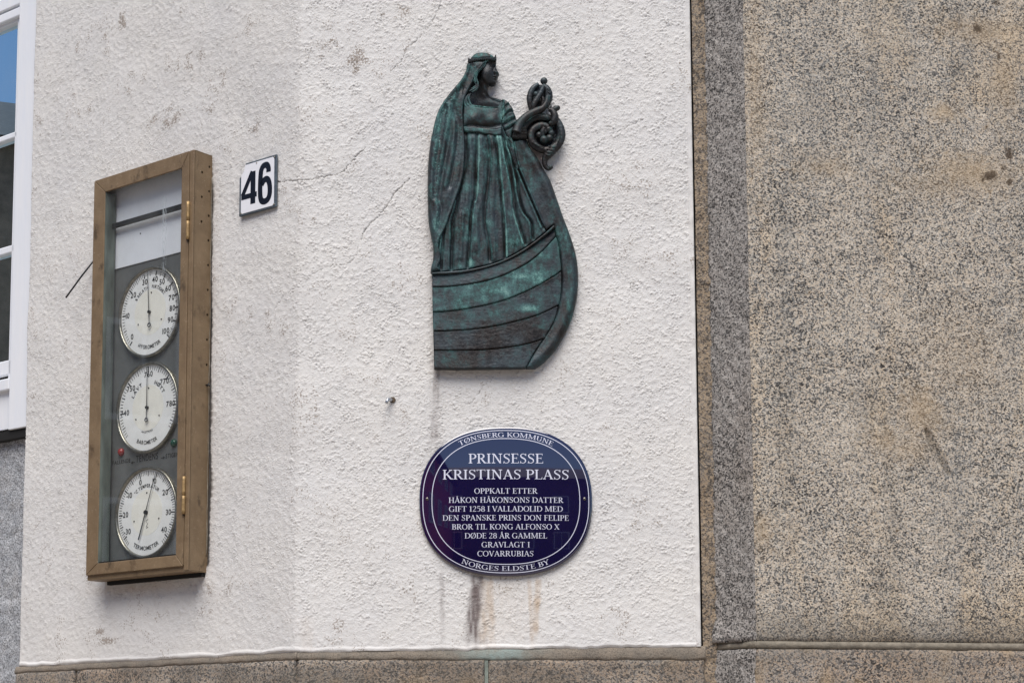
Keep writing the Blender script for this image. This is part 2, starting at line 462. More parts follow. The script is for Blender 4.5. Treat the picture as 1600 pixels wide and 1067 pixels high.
# ------------------------------------------------------------------ white rendered wall: one dense sheet, front and left face
SP = 0.00225
u_right = FF.one(1090, 600)[0]
u_left = FL.one(41, 600)[0]
z_top = FF.one(700, -14)[1] + .02
z_bot_c = FF.one(465, 1020.5)[1]
z_bot_r = FF.one(1100, 1011)[1]
z_top_l = FL.one(41, -14)[1] + .02
z_top = max(z_top, z_top_l)
na = int((u_right - u_left) / SP)
nb = int((z_top - z_bot_c) / SP)
U = np.linspace(u_left, u_right, na + 1)
zb = np.where(U > 0, z_bot_c + (z_bot_r - z_bot_c) * np.clip(U / u_right, 0, 1), z_bot_c)
T = np.linspace(0, 1, nb + 1)
UU = np.repeat(U[:, None], nb + 1, 1)
wob = .0022 * vnoise(UU, 0 * UU, .09, 3) + .0018 * vnoise(UU, 0 * UU, .022, 4)
ZZ = (zb[:, None] + wob * (1 - T)[None, :] ** 8) * (1 - T)[None, :] + z_top * T[None, :]
def fftnoise(shape, lam, bw=.45, seed=0, ang=None, an=1.0):
    """band-passed noise, wavelength lam in samples"""
    g = np.random.default_rng(seed).standard_normal(shape)
    fx = np.fft.fftfreq(shape[0])[:, None]; fy = np.fft.rfftfreq(shape[1])[None, :]
    if ang is not None:
        c, s_ = math.cos(ang), math.sin(ang)
        fx, fy = fx * c + fy * s_, (-fx * s_ + fy * c) * an
    f = np.hypot(fx, fy) + 1e-9
    H = np.exp(-(np.log(f * lam) / bw) ** 2)
    r = np.fft.irfft2(np.fft.rfft2(g) * H, s=shape)
    return r / r.std()
sh = UU.shape
n12 = fftnoise(sh, .0092 / SP, .85, 1, R(55), 1.25); n7 = fftnoise(sh, .0060 / SP, .7, 2); n30 = fftnoise(sh, .026 / SP, .6, 8); n4 = fftnoise(sh, .0047 / SP, .5, 3)
n60 = fftnoise(sh, .07 / SP, .6, 4); n200 = fftnoise(sh, .25 / SP, .6, 5); n400 = fftnoise(sh, .5 / SP, .5, 6)
def lumpy(n):                                                    # rounded grains with abrupt pits between
    return np.clip(n, -.6, 1.1) * .8 - np.clip(-n - .75, 0, 1.6) ** .8 * 1.15
rag = np.clip(.62 + .26 * n30 + .30 * n60, .12, 1.5)
lump = lumpy(n12 * .95 + .45 * n7 + .25 * n30) * rag + .34 * n4
calm = 1 / (1 + np.exp(-(n200 * 1.1 + n60 * .4 - .6) * 2.5))   # trowelled-out patches
leftm = 1 / (1 + np.exp((UU + .03) / .012))                    # 1 on the left face
fine = (lumpy(n7) * .55 + n4 * .55) * np.clip(.6 * rag + .5, .4, 1.4)                               # finer grain on the left face
zlow = 1 / (1 + np.exp((ZZ - (z_bot_c + .10)) / .03))
amp = .00115 * (1 - .45 * calm) * (1 - .45 * zlow)
Hh = amp * ((1 - .65 * leftm) * lump * 1.1 + .85 * leftm * fine) + .00022 * n60 + .00022 * n30 + .0005 * n200 + .0009 * n400
P2 = None
def near(line_uz, w):
    """index box and distances near a polyline"""
    L = np.asarray(line_uz); m = 5 * w
    i0, i1 = np.searchsorted(U, [L[:, 0].min() - m, L[:, 0].max() + m])
    zlo, zhi = L[:, 1].min() - m, L[:, 1].max() + m
    zc = ZZ[min(i0, na), :]; j0, j1 = np.searchsorted(zc, [zlo, zhi])
    sl = (slice(i0, i1 + 1), slice(j0, j1 + 1))
    a = UU[sl]; b = ZZ[sl]
    d, s_, p = seg_dist(np.stack([a.ravel(), b.ravel()], 1), L, True)
    return sl, d.reshape(a.shape), s_.reshape(a.shape), p.reshape(a.shape)
def uz(pxs):
    out = []
    for x, y in pxs: out.append(FF.one(x, y) if x > 465 else FL.one(x, y))
    return np.array(out)
dark = np.zeros(sh); grey = np.zeros(sh); rust_and_glow = np.zeros(sh); speck = np.zeros(sh)
def crack(pxs, w=.0011, depth=.002, dk=.5, j=.0035):
    L = resample(uz(pxs), .006, False)
    L = L + rng.normal(0, j * .5, L.shape)
    sl, d, s_, p = near(L, w)
    wv = w * (0.65 + .5 * vnoise(p * 40, p * 0, 1.0, 9))
    g = np.exp(-(d / wv) ** 2)
    g = np.clip(g * 1.25, 0, 1); Hh[sl] -= depth * 1.5 * g; dark[sl] = np.maximum(dark[sl], min(.75, dk * 1.15) * g)
crack([(434, 285), (455, 282), (476, 282), (497, 278), (521, 274), (538, 269), (546, 257), (558, 243), (571, 232)], .0012, .0028, .5)
crack([(640, 278), (628, 291), (614, 305), (604, 323), (590, 339), (573, 356), (567, 367)], .0014, .0028, .42)
crack([(567, 367), (558, 396), (546, 412), (520, 414), (505, 420), (480, 433), (462, 448), (443, 463), (426, 488)], .0009, .0015, .35)
crack([(690, 2), (684, 18), (675, 35), (669, 44), (660, 51), (650, 66), (635, 75), (630, 90), (622, 100), (611, 111)], .0010, .0018, .42)
crack([(611, 111), (605, 140), (600, 165), (597, 205), (590, 235)], .0007, .0008, .2)
crack([(345, 268), (352, 266), (362, 263), (371, 257)], .0008, .0018, .3)
crack([(302, 232), (318, 222), (338, 218), (360, 206), (385, 196), (408, 192)], .0008, .0012, .25)
crack([(580, 462), (592, 470), (612, 474), (620, 473)], .0008, .001, .25)
crack([(1003, 186), (994, 192), (984, 196), (976, 201), (962, 206)], .0010, .0018, .3)
crack([(758, 598), (753, 607), (748, 614), (744, 619)], .0008, .002, .4)
crack([(741, 623), (739, 628), (731, 632)], .001, .002, .4)
crack([(515, 20), (525, 60), (530, 95)], .0006, .0006, .15)
def streak(pxs, w0, w1, a, arr, seed=1):
    L = uz(pxs); sl, d, s_, p = near(L, max(w0, w1) * 1.2)
    wv = w0 + (w1 - w0) * p
    wv = wv * (1 + .25 * vnoise(ZZ[sl], UU[sl], .02, seed))
    ed = np.clip(p * 14, 0, 1) * np.clip((1 - p) * 6, .3, 1)
    n = .72 + .38 * vnoise(UU[sl] * 5, ZZ[sl], .035, seed + 5) + .2 * n4[sl] * .3
    arr[sl] = np.maximum(arr[sl], np.clip(a * ed * n, 0, 1) * np.exp(-(d / wv) ** 4))
streak([(684, 560), (680, 640), (678, 700)], .012, .009, .55, grey, 1)
streak([(684, 560), (680, 650), (676, 760)], .022, .018, .20, grey, 2)
streak([(748, 894), (744, 930), (740, 960), (738, 1014)], .0165, .0215, 1.3, grey, 3)
streak([(756, 960), (757, 990), (760, 1014)], .006, .006, .35, grey, 4)
streak([(764, 900), (762, 960), (762, 1012)], .016, .026, .50, rust_and_glow, 5)
streak([(690, 888), (691, 960), (692, 1010)], .007, .008, .42, grey, 6)
streak([(841, 900), (838, 950), (833, 1000)], .008, .013, .70, rust_and_glow, 7)
streak([(826, 900), (830, 960), (832, 1010)], .006, .008, .45, rust_and_glow, 8)
streak([(800, 900), (800, 960), (800, 1010)], .05, .05, .10, rust_and_glow, 9)
streak([(478, 960), (480, 1000), (480, 1018)], .02, .02, .12, rust_and_glow, 10)
streak([(676, 410), (672, 430), (668, 450)], .006, .004, .2, grey, 11)
# dark broken sealant along the cabinet's right side, and the stained patch under it
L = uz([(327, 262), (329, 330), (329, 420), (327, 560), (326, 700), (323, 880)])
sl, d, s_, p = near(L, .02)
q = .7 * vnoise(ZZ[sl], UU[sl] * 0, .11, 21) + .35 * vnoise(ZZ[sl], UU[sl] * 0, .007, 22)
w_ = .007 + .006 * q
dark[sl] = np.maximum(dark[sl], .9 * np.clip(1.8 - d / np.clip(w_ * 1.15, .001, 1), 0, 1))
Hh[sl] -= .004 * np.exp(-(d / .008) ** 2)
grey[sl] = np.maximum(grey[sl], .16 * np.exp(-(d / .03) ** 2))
rust_and_glow[sl] = np.maximum(rust_and_glow[sl], .30 * np.exp(-(d / .02) ** 2) * np.clip(q, 0, 1))
def patch(px, py, rw, rz_, a, arr):
    u, z = uz([(px, py)])[0]
    i0, i1 = np.searchsorted(U, [u - 3 * rw, u + 3 * rw]); zc = ZZ[min(i0, na)]; j0, j1 = np.searchsorted(zc, [z - 3 * rz_, z + 3 * rz_])
    sl = (slice(i0, i1), slice(j0, j1))
    e = np.exp(-((UU[sl] - u) / rw) ** 2 - ((ZZ[sl] - z) / rz_) ** 2)
    arr[sl] = np.maximum(arr[sl], a * e * np.clip(.75 + .25 * n60[sl], 0, 1))
speck[:] = .16 + .22 * np.clip(n200, -1, 1.5) + .12 * n60 * .6
for (x, y, a, b, s_) in [(560, 90, .07, .05, 1), (625, 20, .08, .03, 1), (560, 110, .03, .03, 1), (520, 60, .06, .05, .8), (190, 35, .06, .05, 1), (300, 95, .09, .04, 1), (260, 185, .12, .05, 1), (340, 130, .09, .05, .9),
                         (390, 40, .06, .05, .8), (400, 200, .05, .05, .8), (160, 985, .05, .02, 1.1), (170, 1000, .06, .015, 1.2), (140, 175, .05, .04, .8), (120, 75, .03, .03, .9), (320, 950, .05, .04, 1), (60, 210, .08, .04, .6), (860, 915, .03, .02, 1), (500, 80, .06, .06, .8), (355, 560, .05, .05, .5), (250, 940, .1, .03, .5), (480, 220, .04, .03, .6), (240, 960, .1, .03, .7)]:
    patch(x, y, a, b, s_, speck)
patch(322, 935, .03, .04, .16, grey); patch(170, 965, .05, .05, .10, grey)
patch(765, 150, .03, .02, 0.22, rust_and_glow); patch(835, 240, .02, .03, .3, rust_and_glow); patch(873, 270, .02, .03, .2, rust_and_glow)  # warm glow beside chin and stem, painted into the wall colour
patch(220, 915, .2, .02, .35, rust_and_glow)  # soft glow under the cabinet, painted into the wall colour
patch(470, 360, .02, .3, .07, grey)
speck = np.clip(speck + .0 * leftm, 0, 1.2)
# moulded bead at the foot and at the right edge
dz = ZZ - ZZ[:, :1]
bw = 1 + .5 * vnoise(UU, ZZ * 0, .06, 31)
foot = np.exp(-((dz - .0085 * bw) / .006) ** 4)
Hh = Hh * (1 - .7 * foot) + .0022 * foot - .004 * np.exp(-((dz - .0035) / .003) ** 2) * np.clip(n400 * .6 + .6, .2, 1)
dr = u_right - UU
edge = np.exp(-((dr - .008) / .0085) ** 6)
Hh = Hh * (1 - .9 * edge) + .0016 * edge + .0007 * edge * n60 - .0018 * np.exp(-((dr - .021) / .003) ** 2)
for (yy, ln) in [(70, 4), (118, 14), (130, 8), (168, 6), (180, 10), (1006, 6)]:
    L = uz([(1082 + yy * .018, yy - ln / 2), (1082 + yy * .018, yy + ln / 2)]); sl, d, s_, p = near(L, .004)
    dark[sl] = np.maximum(dark[sl], np.clip(1.6 - d / .0028 + .5 * n4[sl] * .5, 0, 1))
Hh[-1, :] = -.03; Hh[-2, :] = -.004; Hh[0, :] = -.06
Hh[:, 0] = -.03
# path around the soft corner
ks = np.exp(-.5 * (np.arange(-9, 10) / 3.5) ** 2); ks /= ks.sum()
exL, exF = FL.ex, FF.ex
Xp = np.where(U < 0, U * exL[0], U); Yp = np.where(U < 0, U * exL[1], 0.0)
def smooth1(a):
    b = np.convolve(np.pad(a, 9, mode='edge'), ks, 'valid'); m = np.abs(U) < .06; return np.where(m, b, a)
Xs, Ys = smooth1(Xp), smooth1(Yp)
tx, ty = np.gradient(Xs), np.gradient(Ys); ln = np.hypot(tx, ty); tx /= ln; ty /= ln
Nx, Ny = ty, -tx                                                # outward, towards the street
VX = Xs[:, None] + Nx[:, None] * Hh; VY = Ys[:, None] + Ny[:, None] * Hh
co = np.stack([VX, VY, ZZ], 2).reshape(-1, 3).astype(np.float32)
me = bpy.data.meshes.new('render_coat')
idx = np.arange((na + 1) * (nb + 1)).reshape(na + 1, nb + 1)
q = np.stack([idx[:-1, :-1], idx[1:, :-1], idx[1:, 1:], idx[:-1, 1:]], 2).reshape(-1, 4)
me.vertices.add(len(co)); me.vertices.foreach_set('co', co.ravel())
me.loops.add(q.size); me.loops.foreach_set('vertex_index', q.ravel().astype(np.int32))
me.polygons.add(len(q)); me.polygons.foreach_set('loop_start', np.arange(0, q.size, 4, dtype=np.int32))
me.update(calc_edges=True)
me.polygons.foreach_set('use_smooth', np.ones(len(q), bool))
for k, a in (('dark', dark), ('grey', grey), ('rust_and_glow', rust_and_glow), ('speck', speck)):
    at = me.attributes.new(k, 'FLOAT', 'POINT'); at.data.foreach_set('value', np.clip(a, 0, 1.3).ravel().astype(np.float32))
me.materials.append(M['stucco'])
wall = root('rendered_wall', FF, 0, 0, z_bot_c, 'white rough plaster wall with thin cracks, wrapped round the corner behind the relief and plaque', 'wall')
link('render_coat', me, wall)
# masonry core behind the coat, and the wall going on above
e1 = FL.ex; LL = u_left
def lp(u, off):  # point of the left wall in front-frame coordinates
    p = np.array([u * FL.ex[0], u * FL.ex[1]]) + np.array([FL.ey[0], FL.ey[1]]) * off; return (p[0], p[1])
core = [lp(LL, .0), (0, 0), (u_right, 0), (u_right, .5), (-.2, .5), lp(LL, .5)]
def plan_prism(name, plan, z0, z1, mat, parent, shrink=0, fr=None, bevel=0):
    bm = bmesh.new()
    a = [bm.verts.new((x, y, z0)) for x, y in plan]; b = [bm.verts.new((x, y, z1)) for x, y in plan]
    bm.faces.new(a[::-1]); bm.faces.new(b)
    n = len(plan)
    for i in range(n): bm.faces.new((a[i], a[(i + 1) % n], b[(i + 1) % n], b[i]))
    bmesh.ops.recalc_face_normals(bm, faces=bm.faces)
    return bmobj(name, bm, mat, parent, False, fr, bevel)
plan_prism('upper_wall', core, z_top, z_top + 4.2, M['stucco_plain'], wall)
plan_prism('masonry_core', [lp(LL, .03), (0.01, .03), (u_right + .03, .03), (u_right + .03, .5), (-.2, .5), lp(LL, .5)], z_bot_c + .01, z_top + 4.2, M['black'], wall)

# ------------------------------------------------------------------ granite plinth under the white wall
pl = root('granite_plinth', FF, 0, 0, 0, 'brown speckled granite plinth of joined blocks below the white plaster wall', 'plinth')
zp = min(z_bot_c, z_bot_r) - .015
STEPZ = [zp - .55, zp - 1.12, .12]
def block(name, fr_fn, u0, u1, z0, z1, off, mat, parent, dens=.012, amp=.0015, attrs=None, side=None, seed=0, y1=.2):
    """stone block: front face as an uneven grid with rounded arrises, straight returns"""
    nx = max(6, int((u1 - u0) / dens)); nz = max(6, int((z1 - z0) / dens))
    nx = min(nx, 90); nz = min(nz, 150)
    us = np.linspace(u0, u1, nx + 1); zs = np.linspace(z0, z1, nz + 1)
    A, B = np.meshgrid(us, zs, indexing='ij')
    e = np.minimum.reduce([A - u0, u1 - A, B - z0, z1 - B])
    h = off + amp * (vnoise(A, B, .05, seed + 1) + .6 * vnoise(A, B, .02, seed + 2)) - .009 * np.exp(-(e / .0055) ** 2)
    Vv = [fr_fn(a, -hh, b) for a, hh, b in zip(A.ravel(), h.ravel(), B.ravel())]
    ix = np.arange((nx + 1) * (nz + 1)).reshape(nx + 1, nz + 1)
    Fs = [tuple(r) for r in np.stack([ix[:-1, :-1], ix[1:, :-1], ix[1:, 1:], ix[:-1, 1:]], 2).reshape(-1, 4)]
    rim = list(ix[:, 0]) + list(ix[-1, 1:]) + list(ix[::-1, -1][1:]) + list(ix[0, ::-1][1:-1])
    b0 = len(Vv)
    Ar, Br = A.ravel(), B.ravel()
    for r in rim: Vv.append(fr_fn(Ar[r], y1, Br[r]))
    n = len(rim)
    for i in range(n): Fs.append((rim[i], b0 + i, b0 + (i + 1) % n, rim[(i + 1) % n]))
    at = None
    if attrs is not None:
        at = {k: np.r_[f(A, B).ravel(), np.zeros(n)] for k, f in attrs.items()}
    return mesh(name, Vv, Fs, mat, parent, True, None, at)
def ff(a, y, z): return (a, y, z)
def fl(a, y, z):
    p = np.array([a * FL.ex[0], a * FL.ex[1]]) + np.array([FL.ey[0], FL.ey[1]]) * y; return (p[0], p[1], z)
def fz(*a): return 0
jx = [FF.one(760, 1045)[0], FF.one(1103, 1045)[0]]
jl = FL.one(118, 1050)[0]; jend = FL.one(24, 1050)[0]
plinth_tone = {'spot': lambda A, B: 0 * A, 'ochre': lambda A, B: np.clip(vnoise(A, B, .06, 71) * .9 - .35, 0, .5), 'darken': lambda A, B: np.clip(.35 + .4 * vnoise(A, B, .09, 72), 0, .55) }  # random ochre and darker tone over the plinth stones
POFF = .006
for k, zt in enumerate([zp] + STEPZ[:-1]):
    zb_ = STEPZ[k] + .012
    sh_ = 0 if k == 0 else (.35 if k == 1 else 0)
    for (a, b) in ((0.003, jx[0] - .004), (jx[0] + .004, jx[1] - .003)):
        block('granite_block', ff, a, b, zb_, zt, POFF, M['granite_base'], pl, .009 if k == 0 else .03, .0015, plinth_tone, seed=int(a * 100) + k)
    for (a, b) in ((jl + .003, -.003), (jend, jl - .004)):
        block('granite_block', fl, a, b, zb_, zt, POFF, M['granite_base'], pl, .009 if k == 0 else .03, .0015, plinth_tone, seed=int(a * 100) + k + 5)
    # rounded quoin stone between the two faces
plan_prism('joint_core', [lp(jend, .012), (0, .012), (jx[1], .012), (jx[1], .02), (jx[1], .19), (-.1, .19), lp(jend, .19)], .12, zp - .006, M['mortar_grey'], pl)
box('joint_pointing', jx[0] - .005, jx[0] + .005, .0, .02, zp - .5, zp - .004, M['mortar_green'], pl)
# sloping mortar fillet between plaster and stone
def fillet(name, fn, a0, a1, zt_f, zb, mat, parent, y_t=.004, y_b=-.004, n=160, seed=0):
    V = []; Fc = []
    for i in range(n + 1):
        a = a0 + (a1 - a0) * i / n
        t = zt_f(a); w = .003 * float(vnoise(np.array([a]), np.array([0.]), .02, seed)[0])
        for (y, z) in ((.03, t), (y_t - .002, t), (y_t - .004, t - .006), (y_b + w * .3, zb + .004 + w), (y_b + .004, zb - .004 + w), (.03, zb - .004)):
            V.append(fn(a, y, z))
    for i in range(n):
        for k in range(5): Fc.append((i * 6 + k, (i + 1) * 6 + k, (i + 1) * 6 + k + 1, i * 6 + k + 1))
    gr = [math.exp(-((a0 + (a1 - a0) * i / n - jx[0] - .03) / .10) ** 2) if fn is ff else 0 for i in range(n + 1) for _ in range(6)]
    return mesh(name, V, Fc, mat, parent, True, None, {'green': gr})
zbf = lambda a: z_bot_c + (z_bot_r - z_bot_c) * min(1, max(0, a / u_right)) + .004
fillet('mortar_bed', ff, -.004, jx[1], zbf, zp, M['bed'], pl, seed=41, n=260)
fillet('mortar_bed', fl, jend, .004, lambda a: z_bot_c + .004, zp, M['bed'], pl, seed=43)

# ------------------------------------------------------------------ granite pier at the right
pier = root('granite_pier', FG, 0, 0, 0, 'tall speckled beige and grey granite pier with chamfered left edge, right of the white wall', 'pillar')
def fg(a, y, z): return (a, y, z)
def to_g(fr, a, y, z):
    w = np.array(fr.world(a, y, z)); d_ = w - FG.o
    return (float(d_ @ FG.ex), float(d_ @ FG.ey), float(z))
def fc(a, y, z): return to_g(FC, a, y, z)
zj1, zj0 = FG.one(1190, 1002)[1], FG.one(1190, 1010)[1]
ptop = z_top + 4.2
PV = z_top + .05
gr_px = lambda x, y: FG.one(x, y)
def gsum(A, B, L, amp=1):
    r = np.zeros_like(A)
    for (x, y, rw, rz_, a) in L:
        u, z = gr_px(x, y)
        wv = .7 + .35 * vnoise(A, B, .018, 91) + .45 * vnoise(A, B, .007, 92)
        r = np.maximum(r, a * np.exp(-(((A - u) / rw) ** 2 + ((B - z) / rz_) ** 2) * .55 * wv * 1.4))
    return np.clip(r, 0, 1)
gat = {'spot': lambda A, B: gsum(A, B, [(1527, 45, .016, .014, .9), (1520, 52, .02, .007, .6), (1561, 88, .006, .010, .9), (1576, 240, .010, .018, .9), (1568, 262, .012, .014, .7), (1547, 275, .018, .013, .95), (1577, 285, .008, .01, .8), (1556, 5, .02, .012, .6), (1581, 3, .02, .01, .4)]),
       'ochre': lambda A, B: gsum(A, B, [(1520, 270, .09, .04, .55), (1475, 175, .03, .02, .55), (1535, 50, .08, .03, .45), (1570, 130, .03, .08, .4), (1440, 640, .045, .06, .5), (1385, 690, .04, .03, .4), (1290, 260, .05, .02, .35), (1190, 830, .02, .04, .45), (1420, 700, .05, .03, .35), (1470, 290, .10, .03, .3), (1180, 120, .02, .2, .3), (1500, 560, .1, .1, .2)]),
       'darken': lambda A, B: np.clip(.55 * np.exp(-((B - zj1) / .07) ** 2) + gsum(A, B, [(1375, 905, .012, .05, .35), (1395, 820, .015, .2, .2), (1355, 640, .03, .05, .25), (1225, 640, .02, .3, .18)]), 0, .7)}  # darker colour towards the slab's foot and in a few bands
GW = FG.one(1620, 300)[0] + .35
# carved notch in the big slab
def slab():
    us = np.linspace(0, GW, 300); zs = np.linspace(zj1, PV, 420)
    A, B = np.meshgrid(us, zs, indexing='ij')
    e = np.minimum.reduce([A, GW - A, B - zj1])
    h = .0018 * (vnoise(A, B, .05, 51) + .7 * vnoise(A, B, .018, 52) + .6 * vnoise(A, B, .009, 53)) - .007 * np.exp(-(e / .006) ** 2)
    for (xx, w, dp) in ((1213, .012, .002), (1378, .012, .0022)):
        for_u = FG.one(xx, 400)[0]; h -= dp * np.exp(-((A - for_u) / w) ** 2)
    P = np.stack([A.ravel(), B.ravel()], 1)
    n1, n2, n3 = gr_px(1447, 670), gr_px(1462, 705), gr_px(1484, 742)
    d, s_, p = seg_dist(P, [n1, n2, n3], True)
    w = .004 + .012 * np.sin(np.clip(p, 0, 1) * PI) ** .8
    g = np.clip(1 - d / w, 0, 1).reshape(A.shape)
    h -= .012 * g ** .6
    V = np.stack([A, -h, B], 2).reshape(-1, 3)
    nx, nz = A.shape; ix = np.arange(nx * nz).reshape(nx, nz)
    q = np.stack([ix[:-1, :-1], ix[1:, :-1], ix[1:, 1:], ix[:-1, 1:]], 2).reshape(-1, 4)
    Vl = [tuple(v) for v in V]; Fl = [tuple(r) for r in q]
    rim = list(ix[:, 0]) + list(ix[-1, 1:]) + list(ix[::-1, -1][1:]) + list(ix[0, ::-1][1:-1]); b0 = len(Vl); n = len(rim)
    for r in rim: Vl.append((V[r][0], .25, V[r][2]))
    for i in range(n): Fl.append((rim[i], b0 + i, b0 + (i + 1) % n, rim[(i + 1) % n]))
    at = {k: np.r_[f(A, B).ravel(), np.zeros(n)] for k, f in gat.items()}
    at['darken'] = np.clip(at['darken'] + .45 * np.r_[g.ravel(), np.zeros(n)], 0, .8)  # notch coloured darker as well
    return mesh('granite_slab', Vl, Fl, M['granite'], pier, True, None, at)
slab()
block('granite_slab', fg, 0, GW, PV + .006, ptop, 0, M['granite'], pier, .05, .001, None)
# chamfer stones (tooled), with the shade of their left-facing side in the colour
def chamfer(z0, z1, a0, a1, foot=False, seed=0, dens=.005):
    us = np.linspace(a0, a1, 26); zs = np.linspace(z0, z1, min(500, int((z1 - z0) / dens)))
    A, B = np.meshgrid(us, zs, indexing='ij')
    e = np.minimum.reduce([A - a0 + .002, B - z0, z1 - B])
    h = .0028 * vnoise(A + B * .5, B * .35, .008, seed) + .0015 * vnoise(A, B, .03, seed + 1) + .0015 * vnoise(A, B, .005, seed + 2) - .006 * np.exp(-(np.abs(e) / .006) ** 2)
    if foot: h += .016 * np.exp(-((B - z0) / .05) ** 2) * np.clip((a1 - A) / (a1 - a0), 0, 1)
    V = [fc(a, -hh, b) for a, hh, b in zip(A.ravel(), h.ravel(), B.ravel())]
    nx, nz = A.shape; ix = np.arange(nx * nz).reshape(nx, nz)
    Fl = [tuple(r) for r in np.stack([ix[:-1, :-1], ix[1:, :-1], ix[1:, 1:], ix[:-1, 1:]], 2).reshape(-1, 4)]
    rim = list(ix[:, 0]) + list(ix[-1, 1:]) + list(ix[::-1, -1][1:]) + list(ix[0, ::-1][1:-1]); b0 = len(V); n = len(rim)
    Ar, Br = A.ravel(), B.ravel()
    for r in rim: V.append(fc(Ar[r], .07, Br[r]))
    for i in range(n): Fl.append((rim[i], b0 + i, b0 + (i + 1) % n, rim[(i + 1) % n]))
    return mesh('chamfer_stone', V, Fl, M['granite_side_shaded'], pier, True)
chamfer(zj1 + .002, PV, -.006, CHW - .001, True, 61)
chamfer(PV, ptop, -.006, CHW - .001, False, 62, .05)
chamfer(zj0 - .62, zj0 - .004, -.026, CHW - .003, False, 63)
chamfer(.12, zj0 - .63, -.012, CHW - .003, False, 64, .03)
block('plinth_block', fg, -.002, GW, zj0 - .62, zj0 - .004, .004, M['granite_base'], pier, .012, .002, {'spot': lambda A, B: 0 * A, 'ochre': lambda A, B: np.clip(vnoise(A, B, .05, 75) * .9 - .3, 0, .5), 'darken': lambda A, B: np.clip(.45 * np.exp(-((B - zj0) / .03) ** 2) + .25 * vnoise(A, B, .08, 76), 0, .6)}, seed=80)  # darker colour towards the joint at its top
block('plinth_block', fg, -.002, GW, .12, zj0 - .63, .004, M['granite_base'], pier, .04, .002, None, seed=82)
# mortar in the joint, the strip of mortar beside the plaster
def joint_bar(a0, a1, fn, seed):
    n = 120; V = []; Fc = []
    for i in range(n + 1):
        a = a0 + (a1 - a0) * i / n
        w = .0016 * float(vnoise(np.array([a]), np.array([0.]), .03, seed)[0])
        for (y, z) in ((.05, zj1 + .004), (.0035 + w, zj1 + .002), (.0025, (zj1 + zj0) / 2), (.0035, zj0 - .003 + w), (.05, zj0 - .006)): V.append(fn(a, y, z))
    for i in range(n):
        for k in range(4): Fc.append((i * 5 + k, (i + 1) * 5 + k, (i + 1) * 5 + k + 1, i * 5 + k + 1))
    mesh('mortar_joint', V, Fc, M['mortar_grey'], pier, True)
joint_bar(0, GW, fg, 55); joint_bar(-.004, CHW, fc, 56)
def strip():
    x0, x1 = u_right + .007, xa + .004
    us = np.linspace(x0 - .004, x1, 12); zs = np.r_[np.linspace(.12, zp - .1, 8)[:-1], np.linspace(zp - .1, PV, 380), np.linspace(PV, ptop, 12)[1:]]
    A, B = np.meshgrid(us, zs, indexing='ij')
    h = -.006 + .004 * vnoise(A, B, .03, 57) + .002 * vnoise(A, B, .008, 58) + .006 * np.clip((A - x0) / (x1 - x0), 0, 1)
    V = [to_g(FF, a, -hh, b) for a, hh, b in zip(A.ravel(), h.ravel(), B.ravel())]
    nx, nz = A.shape; ix = np.arange(nx * nz).reshape(nx, nz)
    Fl = [tuple(r) for r in np.stack([ix[:-1, :-1], ix[1:, :-1], ix[1:, 1:], ix[:-1, 1:]], 2).reshape(-1, 4)]
    mesh('mortar_strip', V, Fl, M['mortar'], pier, True)
strip()

# ------------------------------------------------------------------ grey roughcast wall at the far left, and its window
OB = -.05                                        # its face lies this far behind the white wall's left face
gx0, gx1 = u_left - 1.6, u_left + .02
gwall = root('roughcast_wall', FL, gx0, 0, 0, 'blue grey roughcast wall under the white window at the far left edge', 'wall')
gz = 0.12
def rc():
    # opening for the window above z_w
    xw1, zw = FL.one(47, 660, OB)[0] + .03, FL.one(20, 682, OB)[1]
    us = np.linspace(gx0, gx1, 260); zs = np.linspace(gz, zw, 300)
    A, B = np.meshgrid(us, zs, indexing='ij')
    h = OB + .0025 * vnoise(A, B, .012, 101) + .003 * vnoise(A, B, .03, 102) + .0018 * vnoise(A, B, .006, 103)
    V = np.stack([A, -h, B], 2).reshape(-1, 3); nx, nz = A.shape; ix = np.arange(nx * nz).reshape(nx, nz)
    q = [tuple(r) for r in np.stack([ix[:-1, :-1], ix[1:, :-1], ix[1:, 1:], ix[:-1, 1:]], 2).reshape(-1, 4)]
    mesh('roughcast_coat', V, q, M['roughcast'], gwall, True)
    box('window_head_wall', gx0, gx1, -OB, -OB + .3, z_top + .3, z_top + 4.2, M['roughcast'], gwall)
    box('room_back', gx0, gx1, -OB + .5, -OB + .55, zw - .2, z_top + .3, M['window_dark'], gwall)
    return zw
zw = rc()
win = root('window', FL, FL.one(-10, 672, 0)[0], 0, zw, 'white wooden window with wide casing board and blue sky in its pane, far left edge', 'window')
wo_ = -.012
xr = FL.one(48.5, 300, wo_)[0]
cb0 = FL.one(22.5, 300, wo_)[0]
zc0 = FL.one(30, 668.5, wo_)[1]
ZT = z_top + .3
box('casing_board', cb0, xr + .012, -wo_, .06, zc0, ZT, M['white_paint'], win, bevel=.003)
wx0 = gx0 + .35
G0 = -.035                                       # sash face set back
sx = FL.one(20.2, 300, G0)[0]
box('sash_stile', sx, cb0 + .0, -G0, .085, FL.one(18, 612, G0)[1], ZT, M['white_paint'], win, bevel=.003)
def rail(name, pytop, pybot, mat=M['white_paint'], g=G0, y1=.085, bev=.004, xpx=10):
    z1 = FL.one(xpx, pytop, g)[1]; z0 = FL.one(xpx, pybot, g)[1]
    return box(name, wx0, cb0 - .001, -g, y1, z0, z1, mat, win, bevel=bev)
rail('sash_rail', 30, 41.5)
rail('top_rail', -40, 15.5, g=-.02)
rail('head_board', 19.5, 33, g=-.022)
rail('drip_gap', 15, 20, M['black'], g=-.045, bev=0)
rail('glazing_bar', 210.5, 219.5)
rail('glazing_bar', 385, 396.5)
rail('sash_rail', 563, 586)
rail('sill_shadow_gap', 585, 592, M['black'], g=-.05, bev=0)
